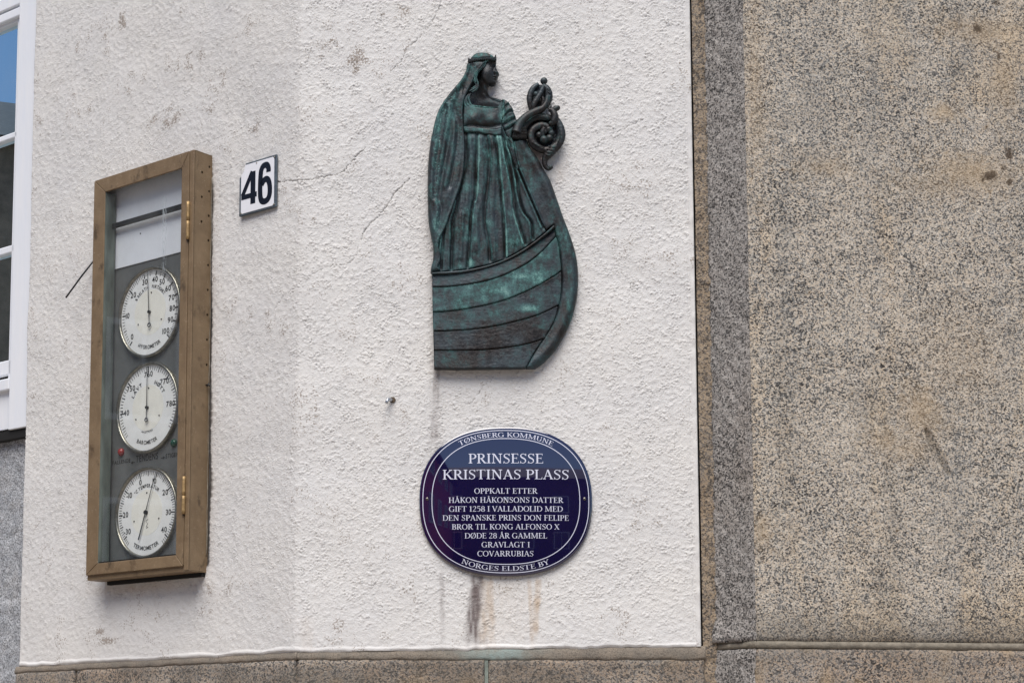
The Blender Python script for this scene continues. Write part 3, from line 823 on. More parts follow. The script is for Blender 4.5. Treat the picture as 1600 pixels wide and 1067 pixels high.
rail('sill', 591, 609, g=-.012)
rail('apron_panel', 608, 671, g=-.03, bev=.002)
box('casing_gap_strip', wx0, xr + .01, .02, .10, zc0 - .03, zc0 - .001, M['black'], win)  # black strip standing in for the dark gap below the casing
for (a, b) in ((41, 211), (219, 386), (396, 564)):
    z1 = FL.one(10, a, -.05)[1]; z0 = FL.one(10, b, -.05)[1]
    p = box('pane', wx0, sx + .004, .055, .059, z0 - .01, z1 + .01, M['pane'], win)
box('curtain', wx0, sx, .20, .22, FL.one(10, 570, -.05)[1], FL.one(10, 300, -.05)[1], M['curtain'], win)

# ------------------------------------------------------------------ letter engines
def bf_text(ch):
    if ch in BF: return BF[ch]
    cu = bpy.data.curves.new('t', 'FONT'); cu.body = ch; cu.size = 1.0; cu.resolution_u = 3; cu.offset = .018
    ob = bpy.data.objects.new('t', cu); C.objects.link(ob)
    dg = bpy.context.evaluated_depsgraph_get()
    m_ = bpy.data.meshes.new_from_object(ob.evaluated_get(dg))
    v = np.array([p.co[:2] for p in m_.vertices]).reshape(-1, 2); f = [tuple(p.vertices) for p in m_.polygons]
    bpy.data.objects.remove(ob); bpy.data.curves.remove(cu); bpy.data.meshes.remove(m_)
    BF[ch] = (v, f); return BF[ch]
BF = {}
_v, _f = bf_text('H'); BCAP = _v[:, 1].max()
def bf_glyph(ch):
    if ch == ' ': return [], [], .35
    v, f = bf_text(ch)
    x0 = v[:, 0].min(); w = v[:, 0].max() - x0
    v2 = (v - np.array([x0, 0])) / BCAP
    return [(p[0], p[1], 0) for p in v2], f, w / BCAP + .17
# a small roman serif alphabet, cap height 1: strokes of quads, each a hair above the last
TH, TN, SE = .130, .052, .045
def serif_glyph(ch):
    V = []; Fc = []; lay = [0]
    def quad(pts):
        b = len(V); z = lay[0] * .004; lay[0] += 1
        for x, y in pts: V.append((x, y, z))
        Fc.append(tuple(range(b, b + len(pts))))
    def ribbon(c, w, nrm=None):
        c = np.asarray(c, float); t = np.gradient(c, axis=0); t /= np.linalg.norm(t, axis=1)[:, None] + 1e-9
        n_ = np.stack([-t[:, 1], t[:, 0]], 1) if nrm is None else nrm
        w = np.broadcast_to(w, len(c)); b = len(V); z = lay[0] * .004; lay[0] += 1
        for p, m_, ww in zip(c, n_, w):
            a_ = p + m_ * ww / 2; d_ = p - m_ * ww / 2; V.append((*a_, z)); V.append((*d_, z))
        for i in range(len(c) - 1): Fc.append((b + 2 * i, b + 2 * i + 1, b + 2 * i + 3, b + 2 * i + 2))
    def sf(x, y, w=.30):                    # foot / head serif
        s_ = 1 if y < .5 else -1
        quad([(x - w / 2, y), (x + w / 2, y), (x + w / 2, y + s_ * SE), (x + TH / 2, y + s_ * SE * 2), (x - TH / 2, y + s_ * SE * 2), (x - w / 2, y + s_ * SE)] if s_ > 0 else
             [(x - w / 2, y), (x - w / 2, y - SE), (x - TH / 2, y - SE * 2), (x + TH / 2, y - SE * 2), (x + w / 2, y - SE), (x + w / 2, y)])
    def stem(x, y0=0, y1=1, w=TH, s0=True, s1=True, sw=.30):
        quad([(x - w / 2, y0), (x + w / 2, y0), (x + w / 2, y1), (x - w / 2, y1)])
        if s0: sf(x, y0, sw)
        if s1: sf(x, y1, sw)
    def line(x0, y0, x1, y1, w): 
        dx = w / 2 / max(.35, abs(y1 - y0) / math.hypot(x1 - x0, y1 - y0))
        if abs(y1 - y0) > 1e-3: quad([(x0 - dx, y0), (x0 + dx, y0), (x1 + dx, y1), (x1 - dx, y1)])
        else: quad([(x0, y0 - w / 2), (x1, y0 - w / 2), (x1, y0 + w / 2), (x0, y0 + w / 2)])
    def arc(cx, cy, rx, ry, a0, a1, th=TH, tn=TN, n=20):
        a = np.radians(np.linspace(a0, a1, n)); w = tn + (th - tn) * np.abs(np.cos(a)) ** 1.3
        ribbon(np.stack([cx + rx * np.cos(a), cy + ry * np.sin(a)], 1), w)
    def bowl(x, y0, y1, r):                 # P/R/B/D bowl from stem x
        cy = (y0 + y1) / 2; ry = (y1 - y0) / 2 - TN / 2
        line(x, y1 - TN / 2, x + r * .35, y1 - TN / 2, TN); line(x, y0 + TN / 2, x + r * .35, y0 + TN / 2, TN)
        arc(x + r * .35, cy, r * .65, ry, 90, -90)
    def beak(x, y, s_, h=.17):              # vertical serif at the end of an arm
        quad([(x - .035, y), (x + .03, y + s_ * h), (x + .045, y + s_ * h), (x + .035, y)][::s_] if s_ > 0 else [(x - .035, y), (x + .035, y), (x + .045, y + s_ * h), (x + .03, y + s_ * h)][::-1])
    A = .17
    if ch == 'I': stem(A); w = .36
    elif ch == 'H': stem(A); stem(.70); line(A, .52, .70, .52, TN); w = .89
    elif ch == 'N': stem(A, w=TN * 1.2, s1=False); stem(.74, w=TN * 1.2, s0=False); line(A + .02, 1, .74, 0, TH * .95); sf(A - .02, 1, .22); w = .92
    elif ch == 'M': stem(A, w=TN * 1.2); stem(.95, w=TH); line(A + .02, 1, .55, .05, TH * .9); line(.93, 1, .55, .05, TN * 1.1); w = 1.14
    elif ch in 'EF':
        stem(A, s0=(ch == 'F')); line(A, 1 - TN / 2, .57, 1 - TN / 2, TN); line(A, .53, .46, .53, TN); beak(.56, 1, -1, .2); beak(.46, .53, -1, .11); beak(.46, .53, 1, .11)
        if ch == 'E': line(.02, TN / 2, .60, TN / 2, TN); beak(.60, 0, 1, .22)
        w = .68 if ch == 'E' else .64
    elif ch == 'L': stem(A, s0=False); line(.02, TN / 2, .57, TN / 2, TN); beak(.57, 0, 1, .24); w = .65
    elif ch == 'T': stem(.34, s1=False); line(.0, 1 - TN / 2, .68, 1 - TN / 2, TN); beak(.02, 1, -1, .2); beak(.66, 1, -1, .2); w = .74
    elif ch == 'P': stem(A); bowl(A, .45, 1, .42); w = .66
    elif ch == 'R': stem(A); bowl(A, .48, 1, .40); line(.36, .50, .68, 0, TH); sf(.72, 0, .16); w = .78
    elif ch == 'B': stem(A, s0=False, s1=False); line(.02, TN / 2, A, TN / 2, TN); line(.02, 1 - TN / 2, A, 1 - TN / 2, TN); bowl(A, .51, 1, .38); bowl(A, 0, .54, .44); w = .70
    elif ch == 'D': stem(A, s0=False, s1=False); line(.02, TN / 2, A, TN / 2, TN); line(.02, 1 - TN / 2, A, 1 - TN / 2, TN); bowl(A, 0, 1, .62); w = .87
    elif ch in 'OØ':
        arc(.43, .5, .36, .49, 0, 360, n=36)
        if ch == 'Ø': line(.16, -.08, .70, 1.08, TN)
        w = .88
    elif ch == 'G': arc(.43, .5, .36, .49, 48, 300, n=30); stem(.71, .04, .42, s0=False, s1=False); line(.58, .42, .84, .42, TN); arc(.43, .5, .36, .49, 300, 330, n=6); beak(.70, .93, -1, .22); w = .88
    elif ch == 'C': arc(.43, .5, .36, .49, 45, 315, n=30); beak(.71, .96, -1, .24); w = .78
    elif ch == 'S':
        c = catmull([(.50, .80), (.42, .94), (.27, .97), (.13, .88), (.11, .73), (.20, .60), (.36, .49), (.48, .36), (.48, .16), (.34, .03), (.19, .03), (.07, .17)], 4)
        t_ = np.linspace(0, 1, len(c)); ww = TN + (TH - TN) * np.exp(-((t_ - .5) / .2) ** 2); ribbon(c, ww); beak(.51, 1, -1, .26); beak(.06, 0, 1, .26); w = .62
    elif ch == 'K': stem(A); line(.66, .98, A + .04, .42, TN * 1.2); line(.34, .56, .70, .0, TH); sf(.64, 1, .26); sf(.74, 0, .2); w = .82
    elif ch in 'AÅ':
        line(.10, 0, .38, 1, TN * 1.1); line(.38, 1, .68, 0, TH); line(.19, .34, .58, .34, TN); sf(.10, 0, .22); sf(.68, 0, .26); w = .80
        if ch == 'Å': arc(.39, 1.14, .085, .085, 0, 360, TN, TN, 16)
    elif ch == 'V': line(.10, 1, .40, 0, TH); line(.68, 1, .40, 0, TN * 1.1); sf(.10, 1, .26); sf(.68, 1, .22); w = .76
    elif ch == 'X': line(.12, 1, .64, 0, TH); line(.64, 1, .10, 0, TN * 1.1); sf(.12, 1, .26); sf(.64, 1, .22); sf(.10, 0, .22); sf(.64, 0, .26); w = .76
    elif ch == 'Y': line(.09, 1, .36, .45, TH); line(.64, 1, .37, .45, TN * 1.1); stem(.36, 0, .47, s1=False); sf(.09, 1, .26); sf(.64, 1, .22); w = .72
    elif ch == 'U': stem(A, .3, 1, s0=False); stem(.66, .3, 1, w=TN * 1.1, s0=False, sw=.24); arc(.415, .32, .245, .30, 180, 360, n=16); w = .82
    elif ch == 'J': stem(.22, .1, 1, s0=False); w = .38
    elif ch == '1': stem(.22, 0, 1, s1=False); line(.05, .86, .22, .98, TN); w = .46
    elif ch == '2':
        c = catmull([(.07, .76), (.14, .93), (.30, .98), (.45, .88), (.46, .70), (.34, .44), (.06, .05)], 4); t_ = np.linspace(0, 1, len(c)); ribbon(c, TN + (TH - TN) * np.exp(-((t_ - .55) / .18) ** 2)); line(.04, .05, .54, .05, TN * 2); w = .60
    elif ch == '5':
        line(.14, 1 - .05, .50, 1 - .05, TN * 2); line(.13, .98, .13, .55, TN); c = catmull([(.12, .56), (.30, .62), (.47, .50), (.48, .24), (.32, .03), (.06, .07)], 4); t_ = np.linspace(0, 1, len(c)); ribbon(c, TN + (TH - TN) * np.exp(-((t_ - .5) / .22) ** 2)); w = .60
    elif ch == '8': arc(.31, .74, .19, .23, 0, 360, TH * .85, TN, 26); arc(.31, .26, .23, .25, 0, 360, TH, TN, 26); w = .62
    else: w = .30
    return V, Fc, w + .03
SG = {}
def glyph(font, ch):
    k = (font, ch)
    if k not in SG: SG[k] = (serif_glyph if font == 's' else bf_glyph)(ch)
    return SG[k]
def text_width(font, s, h, sp=0.0): return sum(glyph(font, c)[2] + sp for c in s) * h
def text_line(V, Fc, font, s, cx, z, h, width=None, fn=None, sp=0.0, thick=.0003):
    """flat letters centred at cx with baseline z; fn(x, z) gives the surface y"""
    W = text_width(font, s, h, sp); kx = (width / W) if width else 1.0
    x = cx - W * kx / 2
    for c in s:
        v, f, w = glyph(font, c); b = len(V)
        for p in v:
            X = x + p[0] * h * kx; Z = z + p[1] * h; V.append((X, fn(X, Z) - p[2] * h * .05, Z))
        for q in f: Fc.append(tuple(b + i for i in q))
        x += (w + sp) * h * kx
def text_path(V, Fc, font, s, path, h, s_mid, fn, width=None, sp=0.0, lift=0.0):
    """letters along path (array of x, z), reading in the path's direction, centred at arc length s_mid"""
    P = np.asarray(path); d = np.r_[0, np.cumsum(np.hypot(*(P[1:] - P[:-1]).T))]
    W = text_width(font, s, h, sp); kx = (width / W) if width else 1.0
    a = s_mid - W * kx / 2
    for c in s:
        v, f, w = glyph(font, c); m_ = a + w * h * kx / 2
        cx_, cz_ = np.interp(m_, d, P[:, 0]), np.interp(m_, d, P[:, 1])
        c2 = np.array([np.interp(m_ + .002, d, P[:, 0]) - np.interp(m_ - .002, d, P[:, 0]), np.interp(m_ + .002, d, P[:, 1]) - np.interp(m_ - .002, d, P[:, 1])])
        c2 /= np.hypot(*c2) + 1e-12; nn = np.array([-c2[1], c2[0]]); b = len(V)
        for p in v:
            X, Z = np.array([cx_, cz_]) + c2 * (p[0] - w / 2) * h * kx + nn * (p[1] * h + lift); V.append((X, fn(X, Z) - p[2] * h * .05, Z))
        for q in f: Fc.append(tuple(b + i for i in q))
        a += (w + sp) * h * kx

# ------------------------------------------------------------------ blue enamel plaque
K0 = .018
pcx, pcz = FF.one(790.5, 782.5, K0)
PXM = FF.one(791.5, 782.5, K0)[0] - pcx      # metres per pixel there
RX, RZ, NE = 135 * PXM, 117.5 * PXM * 1.0, 2.36
def sup(rx, rz, n=160, a0=0, a1=2 * PI):
    a = np.linspace(a0, a1, n, endpoint=False); c, s_ = np.cos(a), np.sin(a)
    return np.stack([pcx + rx * np.sign(c) * np.abs(c) ** (2 / NE), pcz + rz * np.sign(s_) * np.abs(s_) ** (2 / NE)], 1)
DOME = .012
def py_(x, z):
    r2 = ((x - pcx) / RX) ** 2 + ((z - pcz) / RZ) ** 2
    return -(K0 - .006 + DOME * (1 - min(1.15, r2)))
plq = root('plaque', FF, pcx, 0, pcz - RZ, 'glossy dark blue enamel plaque with white lettering, mounted below the bronze relief', 'plaque')
V = []; Fc = []
rings = np.r_[np.linspace(0.02, .97, 22), .985, .995, 1.0]
for k, r in enumerate(rings):
    for x, z in sup(RX * r, RZ * r): 
        y = py_(x, z) + (.0012 * max(0, (r - .985) / .015) ** 2); V.append((x, y, z))
n = 160
for k in range(len(rings) - 1):
    for i in range(n): Fc.append((k * n + i, k * n + (i + 1) % n, (k + 1) * n + (i + 1) % n, (k + 1) * n + i))
Fc.append(tuple(range(n)))
mesh('enamel_face', V, Fc, M['enamel_blue'], plq, True)
V = []; Fc = []
for (r, y) in ((1.0, None), (1.002, -.0075), (.995, -.004), (.6, -.004)):
    for x, z in sup(RX * r, RZ * r): V.append((x, (py_(x, z) + .0012) if y is None else y, z))
for k in range(3):
    for i in range(n): Fc.append((k * n + i, (k + 1) * n + i, (k + 1) * n + (i + 1) % n, k * n + (i + 1) % n))
mesh('turned_edge', V, Fc, M['enamel_edge'], plq, True)
box('mounting_spacer', pcx - .05, pcx + .05, -.0045, .004, pcz - .05, pcz + .05, M['dark_metal'], plq)
def ring_line(name, rx, rz, w):
    V = []; Fc = []
    for x, z in np.concatenate([sup(rx, rz), sup(rx - w, rz - w)]): V.append((x, py_(x, z) - .0004, z))
    for i in range(n): Fc.append((i, (i + 1) % n, n + (i + 1) % n, n + i))
    mesh(name, V, Fc, M['letter'], plq, True)
ring_line('border_line', RX - 4.6 * PXM, RZ - 4.6 * PXM, .0021)
ring_line('border_line', RX - 18.8 * PXM, RZ - 17.8 * PXM, .0021)
lf = lambda x, z: py_(x, z) - .0005
def pl_line(s, x0, x1, base, cap):
    V = []; Fc = []
    c0, zb_ = FF.one((x0 + x1) / 2, base, K0 + .004); zt_ = FF.one((x0 + x1) / 2, base - cap, K0 + .004)[1]
    wdt = FF.one(x1, base, K0 + .004)[0] - FF.one(x0, base, K0 + .004)[0]
    text_line(V, Fc, 's', s, c0, zb_, zt_ - zb_, wdt, lf)
    mesh('lettering_line', V, Fc, M['letter'], plq)
pl_line('PRINSESSE', 732, 850, 723.4, 15.2)
pl_line('KRISTINAS PLASS', 691.5, 890.5, 748.3, 15.0)
for s, x0, x1, b in (('OPPKALT ETTER', 741, 840, 770.9), ('HÅKON HÅKONSONS DATTER', 701, 880.5, 785.0), ('GIFT 1258 I VALLADOLID MED', 701.5, 880, 798.8), ('DEN SPANSKE PRINS DON FELIPE', 691.5, 889.5, 812.7),
                     ('BROR TIL KONG ALFONSO X', 706, 874.5, 826.6), ('DØDE 28 ÅR GAMMEL', 726, 855.5, 840.5), ('GRAVLAGT I', 752.5, 828.5, 854.4), ('COVARRUBIAS', 746, 834.5, 868.3)):
    pl_line(s, x0, x1, b, 8.3)
inr = 11.7 * PXM
top = sup(RX - inr, RZ - inr, 2400)[300:900][::-1]           # left to right over the top
V = []; Fc = []; Lt = np.hypot(*(top[1:] - top[:-1]).T).sum()
text_path(V, Fc, 's', 'TØNSBERG KOMMUNE', top, 7.3 * PXM, Lt / 2 + .002, lf, 153 * PXM, lift=-4.1 * PXM)
mesh('lettering_line', V, Fc, M['letter'], plq)
bot = sup(RX - inr, RZ - inr, 2400)[1500:2100]
V = []; Fc = []
text_path(V, Fc, 's', 'NORGES ELDSTE BY', bot, 7.3 * PXM, Lt / 2 - .002, lf, 139 * PXM, lift=-3.4 * PXM)
mesh('lettering_line', V, Fc, M['letter'], plq)
for sxp in (667.5, 913.5):
    x, z = FF.one(sxp, 778.7, K0); y = py_(x, z)
    V = []; Fc = []; add_ball(V, Fc, (x, y, z), .0045, .6); sc = mesh('screw', V, Fc, M['brass'] if 0 else M['rim'], plq, True)
    cyl('screw_slot', x, z, .0014, y - .0032, y - .001, M['black'], sc, 8)

# ------------------------------------------------------------------ house number plate
NO = .010
npl = root('house_number_plate', FL, FL.one(402, 330, NO)[0], 0, FL.one(402, 335, NO)[1], 'white enamel house number plate 46 with a chipped corner and blue grey rim', 'sign')
cn = [(431.9, 240.9), (431.6, 322.6), (373.3, 339.8)]
xr_, zt_ = FL.one(432, 241, NO); _, zb_ = FL.one(431.6, 322.8, NO); xl_ = FL.one(373.3, 339.6, NO)[0]
Wn, Hn = xr_ - xl_, zt_ - zb_
def npz(a, b): return (xl_ + a * Wn, zb_ + b * Hn)
chip = [(0, 0), (1, 0), (1, 1), (.165, 1), (.150, .93), (.135, .86), (.08, .81), (.02, .755), (0, .75)]
prism('enamel_rim', [npz(*p) for p in chip], -NO, -.003, M['plate_grey'], npl, bevel=.0012)
wht = [(.055, .075), (.085, .035), (.91, .035), (.945, .075), (.945, .925), (.91, .965), (.165, .965), (.152, .93), (.137, .865), (.085, .815), (.055, .785)]
prism('enamel_face', [npz(*p) for p in wht], -NO - .0012, -NO + .0005, M['plate_white'], npl, bevel=.0004)
def digit_mesh(strokes):
    V = []; Fc = []; k = 0
    for c, w in strokes:
        c = np.asarray(c, float); t = np.gradient(c, axis=0); t /= np.linalg.norm(t, axis=1)[:, None]; w = np.broadcast_to(w, len(c)); b = len(V)
        for p, q, ww in zip(c, t, w):
            nn = np.array([-q[1], q[0]]); y = -NO - .0016 - k * .00008
            for s_ in (1, -1):
                e = p + nn * ww / 2 * s_; V.append((e[0], y, e[1]))
        for i in range(len(c) - 1): Fc.append((b + 2 * i, b + 2 * i + 1, b + 2 * i + 3, b + 2 * i + 2))
        k += 1
    return V, Fc
def q_(L): return np.array([npz(*p) for p in L])
sw = .115 * Wn
four = [(q_([(.385, .175), (.385, .80)]), sw * 1.15), (q_([(.365, .80), (.10, .375)]), sw * .85), (q_([(.07, .345), (.49, .345)]), sw * .85)]
V, Fc = digit_mesh(four); mesh('digit', V, Fc, M['digit'], npl)
six = catmull([(.80, .70), (.80, .77), (.765, .835), (.71, .85), (.645, .83), (.60, .75), (.585, .60), (.58, .42), (.59, .26), (.63, .18), (.71, .155), (.79, .185), (.835, .27), (.84, .40), (.81, .52), (.75, .575), (.68, .56), (.615, .49)], 5)
V, Fc = digit_mesh([(q_(six), sw * 1.05)]); mesh('digit', V, Fc, M['digit'], npl)
for a, b in ((.955, .955), (.95, .05), (.05, .045), (.475, .94)):
    x, z = npz(a, b); V = []; Fc = []; add_ball(V, Fc, (x, -NO - .001, z), .0028, .6, 10, 6); mesh('rivet', V, Fc, M['rim'], npl, True)

# ------------------------------------------------------------------ instrument cabinet on the left face
T0 = .078                                   # door face stands this far off the wall
cab = root('instrument_cabinet', FL, FL.one(215, 900, T0)[0], 0, FL.one(215, 900, .03)[1], 'brown metal and glass wall cabinet holding three round weather dials, left of the number plate', 'cabinet')
cxl, czt = FL.one(146.3, 283.2, T0); cxl2, czb = FL.one(134, 906.5, T0); cxl = (cxl + cxl2) / 2
cxr, czt2 = FL.one(300.5, 233.6, T0); czt = (czt + czt2) / 2
cxr2, czb2 = FL.one(294.5, 893, T0); cxr = (cxr + cxr2) / 2
TB = T0 - .008                              # body front; the door stands proud
# cabinet body: back, top, bottom, left side and the perforated right side
wt = .004
box('top_panel', cxl, cxr, -TB, .004, czt - wt, czt, M['brown'], cab, bevel=.001)
box('bottom_panel', cxl, cxr, -TB, -.012, czb, czb + wt, M['brown'], cab, bevel=.001)
box('underside_dark_strip', cxl + .03, cxr - .004, -.016, .004, czb - .012, czb - .0005, M['black'], cab)  # black strip added for the shade under the cabinet
box('side_panel', cxl, cxl + wt, -TB, -.001, czb + wt, czt - wt, M['brown'], cab)
# lip framing the opening
for nm, a in (('front_lip', (cxl + wt, cxr - .0035, czb + wt, czb + .022)), ('front_lip', (cxr - .022, cxr - .0035, czb + .022, czt - wt))):
    box(nm, a[0], a[1], -TB, -TB + .004, a[2], a[3], M['brown'], cab)
# perforated side: polygon in (y, z) with round holes
def perforated():
    H = czt - czb; holes = []
    ys = np.linspace(-TB + .0, .002, 2)
    nrow = 23
    z0 = FL.one(326, 262, .012)[1]
    dzh = (FL.one(326, 262, .012)[1] - FL.one(326, 300, .012)[1])
    for i in range(9):
        holes.append((-.011, czt - .038 - i * dzh))
    for i in range(3): holes.append((-.041, czt - .063 - i * dzh))
    outer = [(-TB, czb), (.003, czb), (.003, czt), (-TB, czt)]
    V2 = [Vector(p) for p in outer]; E = [(0, 1), (1, 2), (2, 3), (3, 0)]; 
    r = .0042; nh = 14; loops = []
    for (hy, hz) in holes:
        b = len(V2); lp_ = []
        for k in range(nh):
            V2.append(Vector((hy + r * math.cos(2 * PI * k / nh), hz + r * math.sin(2 * PI * k / nh)))); lp_.append(b + k)
        for k in range(nh): E.append((b + k, b + (k + 1) % nh))
        loops.append(lp_)
    vo, eo, fo, *_ = delaunay_2d_cdt(V2, E, [], 0, 1e-6)
    keep = []
    for f in fo:
        c = sum((vo[i] for i in f), Vector((0, 0))) / len(f)
        if all((c - Vector(h)).length > r * .9 for h in holes): keep.append(f)
    V = [(cxr, v.x, v.y) for v in vo]; Fc = [tuple(f) for f in keep]
    for lp_ in loops:
        b = len(V)
        for i in lp_: V.append((cxr - .0035, V2[i].x, V2[i].y))
        for k in range(nh): Fc.append((lp_[k], lp_[(k + 1) % nh], b + (k + 1) % nh, b + k))
    mesh('perforated_side', V, Fc, M['brown'], cab)
    for (hy, hz) in holes:
        box('hole_backing', cxr - .006, cxr - .004, hy - .006, hy + .006, hz - .006, hz + .006, M['black'], cab)
perforated()
box('side_inner', cxr - .0035 - .003, cxr - .0065, -TB + .005, .003, czb + .005, czt - .005, M['black'], cab)
# white sealant edge beside the cabinet
V = []; Fc = []
pts = [(cxr + .001 + .0012 * math.sin(i * .9), -.001 - .0015 * random.random(), czt - .07 - i * (czt - czb - .12) / 60) for i in range(61)]
add_tube(V, Fc, pts, np.array([.0006 + .0012 * random.random() for _ in pts]), 6); mesh('sealant_bead', V, Fc, M['mortar_grey'], cab, True)
# door frame: four mitred rails
dr_x1 = FL.one(291.5, 500, T0)[0]                   # hinge side of the door
dz0 = FL.one(137, 898, T0)[1]; dz1 = czt - .002
ix0 = FL.one(160.0, 500, T0)[0]; ix1 = FL.one(280.0, 500, T0)[0]
iz1 = FL.one(281, 264, T0)[1]; iz0 = FL.one(275, 866.5, T0)[1]
dx0 = cxl + .001
def railq(pts): return prism('door_rail', pts, -T0, -TB - .0005, M['brown'], cab, bevel=.0016, seg=2)
g = .0006
railq([(dx0, dz0), (ix0 - g, iz0), (ix0 - g, iz1), (dx0, dz1)])
railq([(ix1 + g, iz0), (dr_x1, dz0), (dr_x1, dz1), (ix1 + g, iz1)])
railq([(ix0, iz1 + g), (ix1, iz1 + g), (dr_x1 - .001, dz1 + .001), (dx0 + .001, dz1 + .001)])
railq([(dx0 + .001, dz0 - .001), (dr_x1 - .001, dz0 - .001), (ix1, iz0 - g), (ix0, iz0 - g)])
box('front_edge_strip', dr_x1 + .0018, cxr, -T0 + .002, -TB - .0005, czb + .002, czt - .0005, M['brown'], cab, bevel=.0012)
box('glazing_bead', ix0 - .001, ix0 + .003, -T0 + .003, -.035, iz0, iz1, M['green_strip'], cab)  # grey-green inner side of the door opening
box('glazing_bead', ix0, ix1, -T0 + .004, -T0 + .010, iz0, iz0 + .004, M['black'], cab)
glz = box('glass_pane', ix0 - .004, ix1 + .004, -T0 + .009, -T0 + .0115, iz0 - .004, iz1 + .004, M['glass'], cab)
# board and cards behind the glass
BO = .026
box('instrument_board', cxl + wt, cxr - .008, -BO, -.008, czb + wt, czt - wt, M['board'], cab)
zcl = FL.one(225, 409, BO + .003)[1]
zb1 = FL.one(225, 338, BO + .003)[1]
box('backing_card', cxl + .010, cxr - .009, -BO - .0035, -BO - .0005, zcl, zb1 - .001, M['paper'], cab, bevel=.0006)
box('backing_card', cxl + .010, cxr - .009, -BO - .0035, -BO - .0005, zb1 + .001, czt - .02, M['paper'], cab, bevel=.0006)
zbar = FL.one(225, 340, .045)[1]
box('cross_bar', ix0 + .003, ix1 + .01, -.050, -.040, zbar - .008, zbar + .008, M['dark_metal'], cab, bevel=.002)
x, z = FL.one(219.5, 365, BO + .004); cyl('card_screw', x, z, .0022, -BO - .005, -BO, M['dark_metal'], cab, 10)
# whitish runs on the glass
V = []; Fc = []
gy = -T0 + .0085
for (px0, w0) in ((256, 1.4), (259, .8), (254, .6)):
    pr = []
    for i in range(26):
        t = i / 25; x, z = FL.one(px0 + .6 * math.sin(i * 1.3) + random.uniform(-.3, .3), 306 + 118 * t, T0 - .0085); pr.append((x, z, w0 * (.35 + .65 * random.random()) * (.3 + .7 * math.sin(PI * min(1, t * 1.4 + .05)) ** .5 if t < .7 else .6) * .0016))
    b = len(V)
    for x, z, w in pr: V.append((x - w, gy, z)); V.append((x + w, gy, z))
    for i in range(25):
        if random.random() < .88: Fc.append((b + 2 * i, b + 2 * i + 1, b + 2 * i + 3, b + 2 * i + 2))
    gy -= .0001
o = mesh('lime_run', V, Fc, simple('lime_run', (.36, .40, .42), .8, var=.3, vs=200), cab)
# hinges
for (pt_, pb_) in ((315, 374), (743, 802)):
    xh, zt1 = FL.one(296.8, pt_, T0); _, zb1_ = FL.one(296.8, pb_, T0); xh = dr_x1 + .0012
    zm = (zt1 + zb1_) / 2
    hb = None
    for (a, b) in ((zt1, zm + .0012), (zm - .0012, zb1_)):
        V = []; Fc = []; add_tube(V, Fc, [(xh, -T0 - .002, z) for z in np.linspace(b, a, 6)], .0056, 12)
        o = mesh('hinge_knuckle' if hb else 'hinge', V, Fc, M['brass'], hb or cab, True)
        hb = hb or o
    V = []; Fc = []; add_tube(V, Fc, [(xh, -T0 - .002, z) for z in (zb1_ - .003, zb1_ - .0001)], .0036, 10); mesh('hinge_tip', V, Fc, M['dark_metal'], hb, True)
# lock bolt in the right side
V = []; Fc = []; zl = FL.one(325, 601, .012)[1]
add_tube(V, Fc, [(cxr - .002, -.012, zl), (cxr + .010, -.012, zl), (cxr + .016, -.014, zl - .004)], .003, 8)
add_tube(V, Fc, [(cxr + .006, -.014, zl - .006), (cxr + .010, -.01, zl + .006)], .0018, 6); mesh('side_bolt', V, Fc, M['dark_metal'], cab, True)

